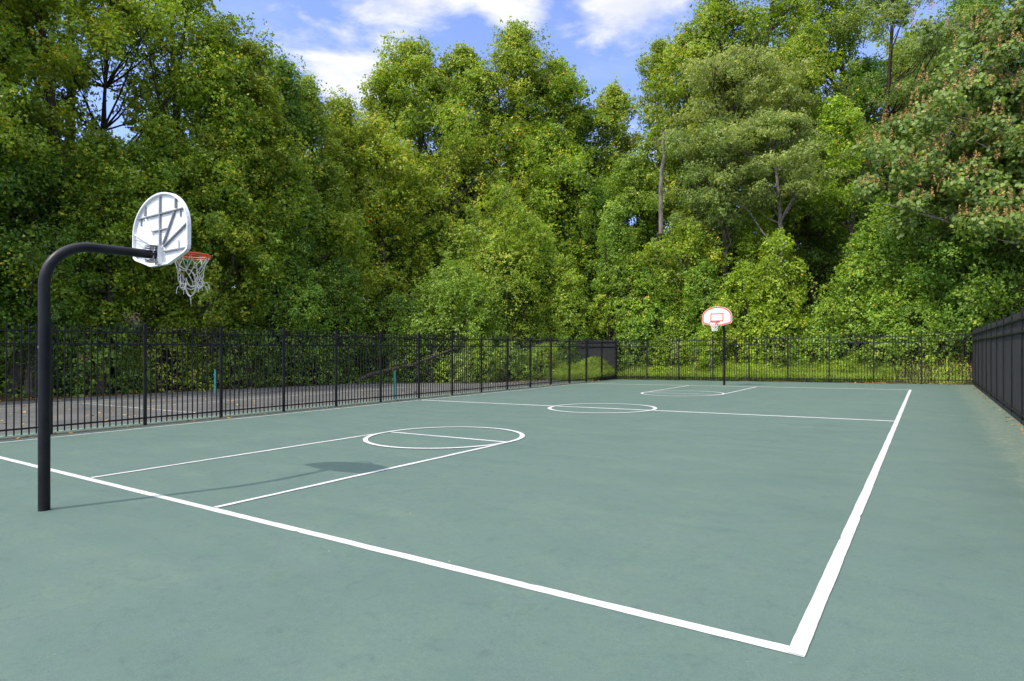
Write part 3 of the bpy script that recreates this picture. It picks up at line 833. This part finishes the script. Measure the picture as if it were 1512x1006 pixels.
for i, (uu, vv, hh) in enumerate(((34.5, -3, 21), (38, 3, 22), (35, -11, 20), (41, -5, 22), (36.5, 6.5, 20))):
    r, h0, w0 = protos[i % 3]; x, y = xy(uu, vv); s = 10.5 / w0
    n = r.copy(); COL.objects.link(n); n.location = (x, y, float(gz(x, y))); n.scale = (s, s, hh / h0); n.rotation_euler = (0, 0, i * 2.1)
    n['label'] = 'tall tree of the wood edge outside the picture, beyond its left side'; n['group'] = 'trees beyond the left side'
    for ch in list(r.children):
        c = ch.copy(); COL.objects.link(c); c.parent = n

MD = [
 (745, 39, 272, 235, 505, 'vine', 'tall vine smothered tree in the centre, its rounded top left of the yellow green one', dict(lobes=34, depth=3)),
 (668, 38.5, 392, 165, 515, 'fresh', 'lower left skirt of creeper sloping from the central vine smothered tree', dict(lobes=20)),
 (800, 37.5, 340, 150, 515, 'vine', 'vine smothered tree with a yellow green top, in front of the taller central one', dict(lobes=26)),
 (845, 39, 400, 90, 510, 'vine', 'dark sided vine heap right of the central vine smothered trees', dict(lobes=18)),
 (925, 41, 372, 110, 480, 'vine', 'upper vine heap left of the distant hoop', dict(lobes=22)),
 (950, 37.5, 395, 125, 520, 'vine', 'broad bright vine heap directly left of the distant hoop', dict(lobes=28)),
 (905, 39, 300, 70, 420, 'fresh', 'small creeper covered crown above the vine heaps left of the hoop', dict(lobes=16)),
 (1040, 38.5, 385, 90, 530, 'vine', 'vine heap right behind the distant backboard', dict(lobes=20)),
 (1102, 35, 392, 105, 530, 'lime', 'yellow green vine wall just right of the distant backboard', dict(lobes=24, shape='column')),
 (1152, 34.5, 348, 100, 530, 'lime', 'yellow green vine tower at the foot of the leaning pale trunk', dict(lobes=26)),
 (1112, 40, 285, 70, 400, 'lime', 'bright climbing vines left of the leaning pale trunk', dict(lobes=14)),
 (1315, 34, 288, 150, 500, 'vine', 'tallest vine cone right of the dark hollow, under the orange pods', dict(lobes=30)),
 (1265, 32.5, 388, 150, 535, 'vine', 'wide rounded vine heap below the tallest vine cone', dict(lobes=32)),
 (1360, 31, 445, 120, 540, 'fresh', 'low pale green bushy heap near the right fence corner', dict(lobes=22, name='shrub', cat='shrub')),
 (1425, 30.5, 425, 90, 500, 'fresh', 'green bush above the fence corner beside the boarded fence', dict(lobes=16, name='shrub', cat='shrub')),
 (1215, 33, 470, 90, 545, 'vine', 'low creeper bank between the vine tower and the wide rounded heap', dict(lobes=16)),
 (1000, 35.5, 470, 80, 545, 'vine', 'low creeper heap left of the distant pole behind the far fence', dict(lobes=14)),
 (1085, 32.8, 498, 130, 552, 'lime', 'sunlit low creeper bank behind the far fence right of the distant pole', dict(lobes=18, depth=1.0)),
 (1300, 30.3, 505, 90, 556, 'vine', 'low leafy clump against the far fence, below the wide rounded heap', dict(lobes=14, depth=.8)),
 (975, 34.5, 500, 60, 556, 'fresh', 'small weedy clump behind the far fence, halfway from its left corner to the distant pole', dict(lobes=9)),
 (1050, 34.0, 470, 50, 552, 'vine', 'creeper clump seen between the distant pole and the next fence post on its left', dict(lobes=9)),
 (1145, 33.2, 478, 70, 552, 'vine', 'creeper clump hanging low behind the far fence under the yellow green vine tower', dict(lobes=10)),
 (1345, 30.6, 480, 80, 556, 'fresh', 'pale leafy clump behind the far fence, second from the right corner', dict(lobes=12)),
 (703, 36.5, 497, 92, 562, 'vine', 'domed vine heap behind the picket fence at the end of the tennis court', dict(front=True, lobes=22, depth=2.2)),
 (752, 37.5, 508, 80, 560, 'fresh', 'dull green bush right of the domed vine heap by the tennis court', dict(front=True, lobes=16, name='shrub', cat='shrub')),
 (662, 36.5, 532, 70, 566, 'fresh', 'low scrubby bush left of the domed vine heap, beside the fallen branch', dict(front=True, lobes=12, dens=.6, name='shrub', cat='shrub')),
 (800, 38.5, 512, 50, 556, 'vine', 'small round bush before the distant black boards, left of the grass mound', dict(front=True, lobes=12, name='shrub', cat='shrub')),
 (836, 39.4, 500, 46, 545, 'deep', 'dark creeper spilling over the left part of the distant black boards', dict(lobes=12, front=True, depth=.5)),
 (932, 33.9, 478, 44, 552, 'vine', 'creeper climbing over the far left corner of the picket fence', dict(lobes=14, shape='column', depth=.7)),
 (420, 35, 335, 150, 520, 'fresh', 'big rounded bluish green shrub mass right of the torn net', dict(lobes=26, name='shrub', cat='shrub', dens=.8)),
 (500, 37, 385, 120, 530, 'deep', 'dark rounded shrub mass at the shady wood edge, left of the golden stems', dict(lobes=22, name='shrub', cat='shrub', dens=.8)),
 (585, 39, 440, 130, 540, 'deep', 'low dark shrub behind the fence left of the central vines', dict(front=True, lobes=20, name='shrub', cat='shrub', dens=.8)),
 (620, 37.5, 478, 110, 548, 'deep', 'shaded shrub above the fallen branch behind the picket fence', dict(front=True, lobes=16, name='shrub', cat='shrub', dens=.7)),
 (-30, 27.5, 420, 190, 590, 'deep', 'dark shrub at the left edge beyond the tennis court', dict(lobes=20, name='shrub', cat='shrub', dens=.6)),
 (130, 29, 440, 190, 580, 'deep', 'dark shrub right of the gooseneck pole beyond the tennis court', dict(lobes=20, name='shrub', cat='shrub', dens=.6)),
 (250, 31, 470, 160, 575, 'olive', 'shaded shrub straight below the near backboard beyond the tennis court', dict(lobes=18, name='shrub', cat='shrub', dens=.6)),
 (345, 33, 460, 150, 570, 'deep', 'dark shrub beyond the tennis court just right of the far teal post', dict(lobes=18, name='shrub', cat='shrub', dens=.6)),
 (450, 35.5, 478, 150, 565, 'deep', 'low dark shrub at the shaded edge of the tennis court, left of the fallen branch', dict(lobes=18, name='shrub', cat='shrub', dens=.6)),
 (845, 44, 440, 150, 540, 'deep', 'shaded bush above the distant black boards', dict(lobes=18, name='shrub', cat='shrub', dens=.8)),
]
for (px, Z, top, wid, bot, kind, label, ex) in MD:
    ex = dict(ex); mound(px, Z, top, wid, bot, kind, label, **ex)

# grassy mounds before the far black boards
def grass_patch(name, pts_fn, n, hmin, hmax, mat, kind='stuff', leafy=.25):
    pos = pts_fn(n); n = len(pos)
    h = rng.uniform(hmin, hmax, n); a = rng.random(n) * 6.28
    side = np.stack([np.cos(a), np.sin(a), 0 * a], 1); lean = rng.normal(size=(n, 3)) * .35; lean[:, 2] = 1
    tip = pos + lean * h[:, None]; w = (.012 + .02 * rng.random(n))[:, None] * (1 + h[:, None])
    mid = pos + lean * h[:, None] * .5 * np.array([.6, .6, 1.0])
    vq = np.stack([pos - side * w * .5, mid - side * w * .6, tip, mid + side * w * .6], 1)
    tone = rng.beta(2, 2, n)
    k = int(n * leafy)
    q2 = leaf_quads(pos[:k] + np.array([0, 0, 1]) * (h[:k, None] * rng.uniform(.4, 1.1, (k, 1))), rng.normal(size=(k, 3)) * .5 + np.array([0, 0, 1]), rng.uniform(.06, .13, k))
    vq = np.concatenate([vq, q2]); tone = np.concatenate([tone, rng.beta(2, 2.4, k)])
    return tag(quad_mesh(name, vq, tone, mat), kind=kind)
def far_strip(n):
    u = rng.uniform(-2.2, 15.5, n); v = 31.62 + rng.random(n) ** 1.1 * 2.2
    keep = (np.sin(u * 1.7) * np.sin(v * 2.3 + u) + rng.normal(size=n) * .5 > -.7) & ((u > 1.2 + np.sin(v * 3) * .6) | (rng.random(n) < .05))
    u, v = u[keep], v[keep]; x, y = xy(u, v); return np.stack([x, y, gz(x, y)], 1)
grass_patch('grass', far_strip, 80000, .12, .52, M['grass'])
def mound_h(u, v): return (1.75 * np.exp(-((u - 20.6) / 1.9) ** 2) * sstep(28.7, 31.2, v) + .75 * np.exp(-((u - 16.9) / 1.1) ** 2) * sstep(29.4, 31.6, v) + .18 * sstep(28.6, 30, v) + .10 * np.sin(u * 2.7 + v) * np.sin(v * 3.1) * sstep(29, 30, v)) * (.35 + .65 * sstep(15.7, 16.6, u))
def mound_pts(n):
    u = rng.uniform(15.75, 25.5, n); v = rng.uniform(28.7, 31.9, n); x, y = xy(u, v)
    return np.stack([x, y, gz(x, y) + mound_h(u, v)], 1)
gm = MB(); nu, nv = 50, 16
for j in range(nv + 1):
    for i in range(nu + 1):
        uu = 15.72 + 9.8 * i / nu; vv = 28.6 + 3.3 * j / nv; x, y = xy(uu, vv)
        gm.v.append((x, y, float(gz(x, y) + mound_h(uu, vv)) - .01))
for j in range(nv):
    for i in range(nu): gm.f.append((j * (nu + 1) + i, (j + 1) * (nu + 1) + i, (j + 1) * (nu + 1) + i + 1, j * (nu + 1) + i + 1))
tag(gm.build('earth_mound', M['ground'], smooth=True), kind='structure')
grass_patch('tall_grass', mound_pts, 60000, .14, .50, M['grass'], leafy=.5)

def weed_bank(n):
    u = rng.uniform(-2.2, 15.3, n); v = 32.0 + rng.random(n) ** .8 * 2.4
    keep = (u > 2.5) | (rng.random(n) < .10); u, v = u[keep], v[keep]; x, y = xy(u, v)
    h = (.25 + .35 * np.clip(np.sin(x * 1.9) * np.sin(y * 2.2 + x), 0, 1) + .22 * sstep(32, 35, v)) * rng.random(len(u)) ** .7
    return np.stack([x, y, gz(x, y) + h * sstep(31.7, 33, v)], 1)
pp = weed_bank(60000)
tag(quad_mesh('weeds', leaf_quads(pp, rng.normal(size=pp.shape) * .45 + np.array([-.2, -.3, .8]), rng.uniform(.06, .13, len(pp))), rng.beta(2.4, 2.4, len(pp)), M['lime']), kind='stuff')

# woodland undergrowth on the slopes
def under(n):
    u = rng.uniform(-22, 40, n); v = rng.uniform(-18, 62, n)
    keep = ((v > 35.2 - .0 * u) | (u > 31.2) | ((u < -4) & (v > 8)) | ((u > 22 + (26 - v) * .8) & (v > 18)))
    keep &= ~((u > 15.4) & (u < 25) & (v < 32.6) & (v > 28))
    u, v = u[keep], v[keep]; x, y = xy(u, v); m = len(u)
    cl = np.sin(x * 1.1) * np.sin(y * 1.3 + x * .4) + .6 * np.sin(x * 2.9 + y)
    h = (.35 + .55 * np.clip(cl, 0, 1.4)) * rng.random(m)
    return np.stack([x, y, gz(x, y) + h], 1)
pp = under(150000)
tag(quad_mesh('undergrowth', leaf_quads(pp, rng.normal(size=pp.shape) * .5 + np.array([0, 0, .8]), rng.uniform(.12, .26, len(pp))), rng.beta(2, 3, len(pp)), M['deep']), kind='stuff')

# fallen leaves on the tennis court and along the fences
def litter_pts():
    o = []
    n = 340; u = rng.uniform(16.2, 30, n) ; v = rng.uniform(-2, 27, n); o.append((u, v))
    n = 700; u = 31.3 - np.abs(rng.normal(size=n)) * 1.3; v = rng.uniform(-6, 24, n); o.append((u, v))
    n = 1800; u = rng.uniform(-2.6, 2.5, n); v = 31.5 + np.abs(rng.normal(size=n)) * 1.1; o.append((u, v))
    n = 130; u = -2.22 + np.abs(rng.normal(size=n)) * .07; v = rng.uniform(4, 31.3, n); o.append((u, v))
    n = 70; u = 15.52 - np.abs(rng.normal(size=n)) * .12; v = rng.uniform(0, 31, n); o.append((u, v))
    n = 500; u = rng.uniform(19, 25, n); v = 27 + rng.normal(size=n) * .8; o.append((u, v))
    n = 2600; u = rng.uniform(-12, -3.2, n); v = rng.uniform(20, 46, n); o.append((u, v))
    u = np.concatenate([a for a, b in o]); v = np.concatenate([b for a, b in o]); x, y = xy(u, v)
    return np.stack([x, y, gz(x, y) + .03], 1)
pp = litter_pts(); lu, lv = uv(pp[:, 0], pp[:, 1])
tag(quad_mesh('leaf_litter', leaf_quads(pp, rng.normal(size=pp.shape) * .25 + np.array([0, 0, 1]), rng.uniform(.06, .13, len(pp)) * np.where((lu > -2.4) & (lu < 0) & (lv < 31.3), .5, 1), wid=.42, fold=.25), rng.random(len(pp)), M['litter']), kind='stuff')

# fallen branch beyond the tennis court
def wpt(px, Z, py): return Vector((col_x(px, Z), Z, row_z(py, Z)))
b = MB(); A = [wpt(528, 36.4, 562), wpt(548, 36.2, 553), wpt(580, 36.0, 545), wpt(612, 35.9, 538), wpt(640, 36.0, 527), wpt(672, 36.3, 514)]
o3 = A[0].copy(); A = [p - o3 for p in A]
b.tube(A, [.13, .12, .11, .10, .085, .05], 9)
root = empty('fallen_branch', o3); tag(root, 'long bare grey branch slanting up from the tennis court edge behind the fence', 'branch')
b.build('limb', M['bark'], root, smooth=True)
for i, e in ((2, (.3, .2, .9)), (3, (.7, -.1, -.8)), (4, (.5, .2, 1.0)), (4, (.9, 0, -.2))):
    t = MB(); p = A[i]; t.tube([p, p + Vector(e) * .5, p + Vector(e) + Vector((.2, 0, .1))], [.04, .025, .01], 6); t.build('twig', M['palebark'], root, smooth=True)
root = empty('bramble', P(-.8, 32.9)); tag(root, 'tangle of bare brown twigs behind the fence at its right corner', 'bramble')
t = MB()
for _ in range(46):
    a = Vector((random.uniform(-1.6, 1.6), random.uniform(-.5, .9), random.uniform(0, .3))); d_ = Vector((random.uniform(-1, 1), random.uniform(-.5, .5), random.uniform(.3, 1.3)))
    t.tube([a, a + d_ * .5 + Vector((0, 0, .12)), a + d_ + Vector((random.uniform(-.2, .2), 0, -.1))], [.018, .012, .004], 5)
t.build('twigs', M['bark'], root, smooth=True)
# dead snag standing among the right hand trees
p0 = wpt(976, 39.5, 300); p1 = wpt(981, 39.5, 196)
root = empty('dead_snag', p0); tag(root, 'bare broken grey snag standing up before the round fresh green tree', 'dead tree')
b = MB(); b.tube([Vector((0, 0, -2)), Vector((-.02, 0, 1.0)), Vector((.05, 0, 2.2)), Vector((.22, 0, 3.0)), Vector((.12, 0, 3.9)), p1 - p0], [.15, .13, .12, .10, .09, .07], 8)
b.build('trunk', M['palebark'], root, smooth=True)
for pts in ([p1 - p0, p1 - p0 + Vector((-.35, 0, .16)), p1 - p0 + Vector((-.75, 0, .14))], [Vector((.14, 0, 3.7)), Vector((-.25, 0, 4.0)), Vector((-.5, 0, 4.35))], [Vector((.2, 0, 3.6)), Vector((.5, 0, 4.0)), Vector((.6, 0, 4.2))]):
    t = MB(); t.tube(pts, [.045, .03, .012], 5); t.build('twig', M['palebark'], root, smooth=True)

# the pod bearing tree reaching in from the right
def pod_tree():
    Zt = 33.0; bx = col_x(1610, Zt); g0 = float(gz(bx, Zt)); o3 = np.array([bx, Zt, g0])
    root = empty('pod_bearing_tree', tuple(o3)); tag(root, 'large leaved tree with orange brown seed pods reaching in from the right edge', 'tree')
    tb = MB(); top = Vector((col_x(1600, Zt), Zt, row_z(-60, Zt)))
    tp = trunk_mesh(tb, (bx, Zt, g0 - .3), top, .32, bend=.6)
    # boughs: end px, end py, Z, spread
    bo = [(1300, 300, 18.5), (1335, 235, 19), (1380, 165, 19.5), (1290, 238, 19), (1420, 95, 20), (1470, 40, 20.5), (1440, 210, 18.5), (1500, 130, 19), (1400, 255, 18), (1480, 300, 17.5), (1450, 330, 17.5), (1500, 360, 17), (1530, 220, 18), (1345, 300, 19), (1400, 320, 18.6), (1530, 20, 20), (1360, 200, 20.5), (1440, 140, 21), (1500, -20, 20.5), (1420, 35, 21), (1315, 262, 20), (1480, 205, 20), (1390, 120, 20.3), (1440, 275, 20), (1510, 285, 19.5), (1355, 262, 20), (1550, 320, 18), (1560, 120, 19)]
    C = []; R = []
    for (ex, ey, ez) in bo + [(1410, 180, 19), (1460, 90, 20), (1350, 190, 20), (1490, 250, 19), (1425, 300, 19), (1530, 170, 19)]:
        ez = ez + 11.5
        e = Vector((col_x(ex, ez), ez, row_z(ey, ez)))
        cand = [p for p in tp if p.z < e.z - .5] or [tp[2]]
        a = cand[max(0, len(cand) - 2)]
        m1 = a.lerp(e, .4) + Vector((0, random.uniform(-.5, .5), .5)); m2 = a.lerp(e, .75) + Vector((0, random.uniform(-.4, .4), random.uniform(-.05, .5)))
        tb.tube([a, m1, m2, e], [.11, .075, .05, .015], 6, cap=False)
        for t_ in (.55, .7, .85, 1.0):
            q = a.lerp(e, t_); 
            for _ in range(2):
                c = q + Vector((random.uniform(-1.4, 1.4), random.uniform(-1.3, 1.3), random.uniform(-.5, .85)))
                tb.tube([q, q.lerp(c, .5) + Vector((0, 0, -.08)), c], [.018, .012, .005], 4, cap=False)
                C.append(c); R.append(random.uniform(.5, .95))
    tr = tb.build('trunk', M['palebark'], root, smooth=True, origin=tuple(o3)); tr.location = (0, 0, 0)
    C = np.array([tuple(c) for c in C]); R = np.array(R)
    n = 38000; idx = rng.integers(0, len(C), n); d = unit(rng.normal(size=(n, 3)) + np.array([0, 0, .15]))
    pos = C[idx] + d * (R[idx] * rng.random(n) ** .4)[:, None] * np.array([1.1, 1.1, .75])
    nrm = d * .5 + np.array([-.25, -.3, .35]) + rng.normal(size=(n, 3)) * .45
    nrm = unit(nrm); sz = rng.uniform(.11, .24, n)
    # heart shaped leaves hanging down: six sided outline
    down = np.array([0, 0, -1.0]) + rng.normal(size=(n, 3)) * .35
    t = unit(down - nrm * (down * nrm).sum(1, keepdims=True)); b_ = np.cross(nrm, t); s = sz[:, None]
    prof = [(-.42, .0, 0), (-.52, .26, -.03), (-.22, .44, -.10), (.12, .34, -.08), (.55, 0, -.02), (.12, -.34, -.08), (-.22, -.44, -.10), (-.52, -.26, -.03)]
    vq = np.stack([pos + t * s * a + b_ * s * w_ + nrm * s * z_ for a, w_, z_ in prof], 1)
    quad_mesh('crown', vq, rng.beta(2.2, 2.6, n), M['paul'], root, loc=o3, k=8)
    # pods: little egg shaped capsules on upright stalks; the crown's outer clumps carry them
    qs = []; sel = rng.choice(len(C), 190, replace=False)
    k = 0; allq = []
    for i in sel:
        for _ in range(6):
            base = C[i] + np.array([rng.normal() * .5, rng.normal() * .5, R[i] * .45 + rng.uniform(-.1, .15)])
            hh = rng.uniform(.3, .6); m = 26; tt = rng.random(m); rr = .11 * (1 - tt * .8); aa = rng.random(m) * 6.28
            p = base + np.stack([rr * np.cos(aa), rr * np.sin(aa), tt * hh], 1)
            allq.append(leaf_quads(p, np.stack([np.cos(aa), np.sin(aa), .2 + 0 * aa], 1) + rng.normal(size=(m, 3)) * .3, rng.uniform(.06, .10, m), wid=.4))
    q = np.concatenate(allq); o = quad_mesh('seed_pods', q, rng.random(len(q)), M['pods'], root, loc=o3); o['kind'] = 'stuff'
pod_tree()


# ---------------------------------------------------------------- camera, light, sky
cam = bpy.data.cameras.new('camera'); co = bpy.data.objects.new('camera', cam); COL.objects.link(co)
co.location = (0, 0, H); co.rotation_euler = (math.radians(90), 0, 0)
cam.sensor_width = 36; cam.lens = 36 * F / 1512; cam.shift_y = (HY - 503) / 1512; cam.clip_end = 5000; cam.clip_start = .05
SC.camera = co
EL = math.radians(53.0); dx, dy = -.826, -.563
sun = bpy.data.lights.new('sun', 'SUN'); so = bpy.data.objects.new('sun', sun); COL.objects.link(so)
sun.energy = 2.1; sun.angle = math.radians(.5); sun.color = (1, .93, .80)
sd = Vector((dx * math.cos(EL), dy * math.cos(EL), math.sin(EL)))
so.rotation_euler = sd.to_track_quat('Z', 'Y').to_euler(); so.location = (-20, -14, 30)
w = bpy.data.worlds.new('World'); SC.world = w; w.use_nodes = True; nt = w.node_tree; nt.nodes.clear()
out = N(nt, 'ShaderNodeOutputWorld'); bg = N(nt, 'ShaderNodeBackground'); bg.inputs[1].default_value = .15
sky = N(nt, 'ShaderNodeTexSky', sky_type='NISHITA'); sky.sun_disc = False; sky.sun_elevation = EL
sky.sun_rotation = math.atan2(dx, dy); sky.air_density = 1.0; sky.dust_density = .3; sky.ozone_density = 2.5
tc = N(nt, 'ShaderNodeTexCoord').outputs['Generated']
sp = N(nt, 'ShaderNodeSeparateXYZ'); L(nt, tc, sp.inputs[0])
zz = math_(nt, 'MAXIMUM', sp.outputs[2], .04)
cx_ = math_(nt, 'DIVIDE', sp.outputs[0], zz); cy_ = math_(nt, 'DIVIDE', sp.outputs[1], zz)
cb = N(nt, 'ShaderNodeCombineXYZ'); L(nt, cx_, cb.inputs[0]); L(nt, cy_, cb.inputs[1])
nz = noise(nt, 4.2, 8, .58, cb.outputs[0], .3); nf = noise(nt, 1.3, 6, .55, cb.outputs[0], .2)
m_ = None
for (bx_, by_, ra, rb_, st_) in ((-.29, 1.62, .24, .30, 1.05), (-.02, 1.66, .14, .24, 1.0), (.34, 1.68, .19, .34, 1.1), (-.58, 2.20, .26, .40, .85), (-.9, 1.2, .5, .4, .9), (.9, .9, .6, .4, .9), (-.4, -1.2, .8, .6, .9), (1.6, -.4, .8, .7, .9), (-2, .2, .7, .8, .9), (.42, 3.2, .6, .5, .45), (.4, .45, .7, .5, 1.0), (-1.5, -1.4, 1.1, .9, 1.0), (.3, -.6, .8, .6, 1.0), (-1.4, .2, .6, .6, 1.0), (-.3, .3, .5, .4, .9), (0, -3, 2, 1, .9), (3, 1, 1, 1.2, .8)):  # clouds overhead and behind the camera are unseen, added as fill light
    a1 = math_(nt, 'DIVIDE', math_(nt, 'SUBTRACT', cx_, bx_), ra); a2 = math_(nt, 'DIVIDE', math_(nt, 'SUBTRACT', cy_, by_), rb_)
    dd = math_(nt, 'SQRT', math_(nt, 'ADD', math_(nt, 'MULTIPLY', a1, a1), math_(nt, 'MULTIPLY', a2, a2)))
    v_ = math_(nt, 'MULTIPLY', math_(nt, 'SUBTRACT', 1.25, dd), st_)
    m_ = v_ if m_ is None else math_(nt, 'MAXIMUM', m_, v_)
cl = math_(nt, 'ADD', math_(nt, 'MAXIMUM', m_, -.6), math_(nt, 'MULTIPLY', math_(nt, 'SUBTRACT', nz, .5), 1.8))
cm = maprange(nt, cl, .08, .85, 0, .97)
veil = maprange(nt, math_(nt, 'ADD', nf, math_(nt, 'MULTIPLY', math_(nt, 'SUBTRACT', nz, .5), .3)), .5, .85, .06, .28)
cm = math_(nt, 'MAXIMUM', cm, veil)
tint = mixc(nt, 1.0, sky.outputs[0], SKYTINT if 'SKYTINT' in globals() else (.82, .80, 1.04), 'MULTIPLY')
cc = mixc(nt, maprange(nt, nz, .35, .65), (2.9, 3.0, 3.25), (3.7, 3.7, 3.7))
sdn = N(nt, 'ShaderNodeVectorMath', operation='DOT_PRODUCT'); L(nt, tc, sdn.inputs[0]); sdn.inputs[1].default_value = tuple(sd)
glow = maprange(nt, sdn.outputs['Value'], .25, .95, 1.0, 4.2)          # extra brightness added to sunward clouds out of view, to fill the shadows
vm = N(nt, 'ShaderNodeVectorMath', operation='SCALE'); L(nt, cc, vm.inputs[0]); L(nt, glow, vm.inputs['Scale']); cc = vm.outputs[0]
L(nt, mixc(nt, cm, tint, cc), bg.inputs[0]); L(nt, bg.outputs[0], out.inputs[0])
vs = SC.view_settings; vs.view_transform = 'Standard'; vs.look = 'None'; vs.exposure = 1.0; vs.gamma = 1; vs.use_curve_mapping = False
cy = SC.cycles; cy.max_bounces = 6; cy.diffuse_bounces = 3; cy.glossy_bounces = 2; cy.transmission_bounces = 4; cy.transparent_max_bounces = 4
cy.sample_clamp_indirect = 6; cy.use_denoising = True
SC.render.use_persistent_data = False
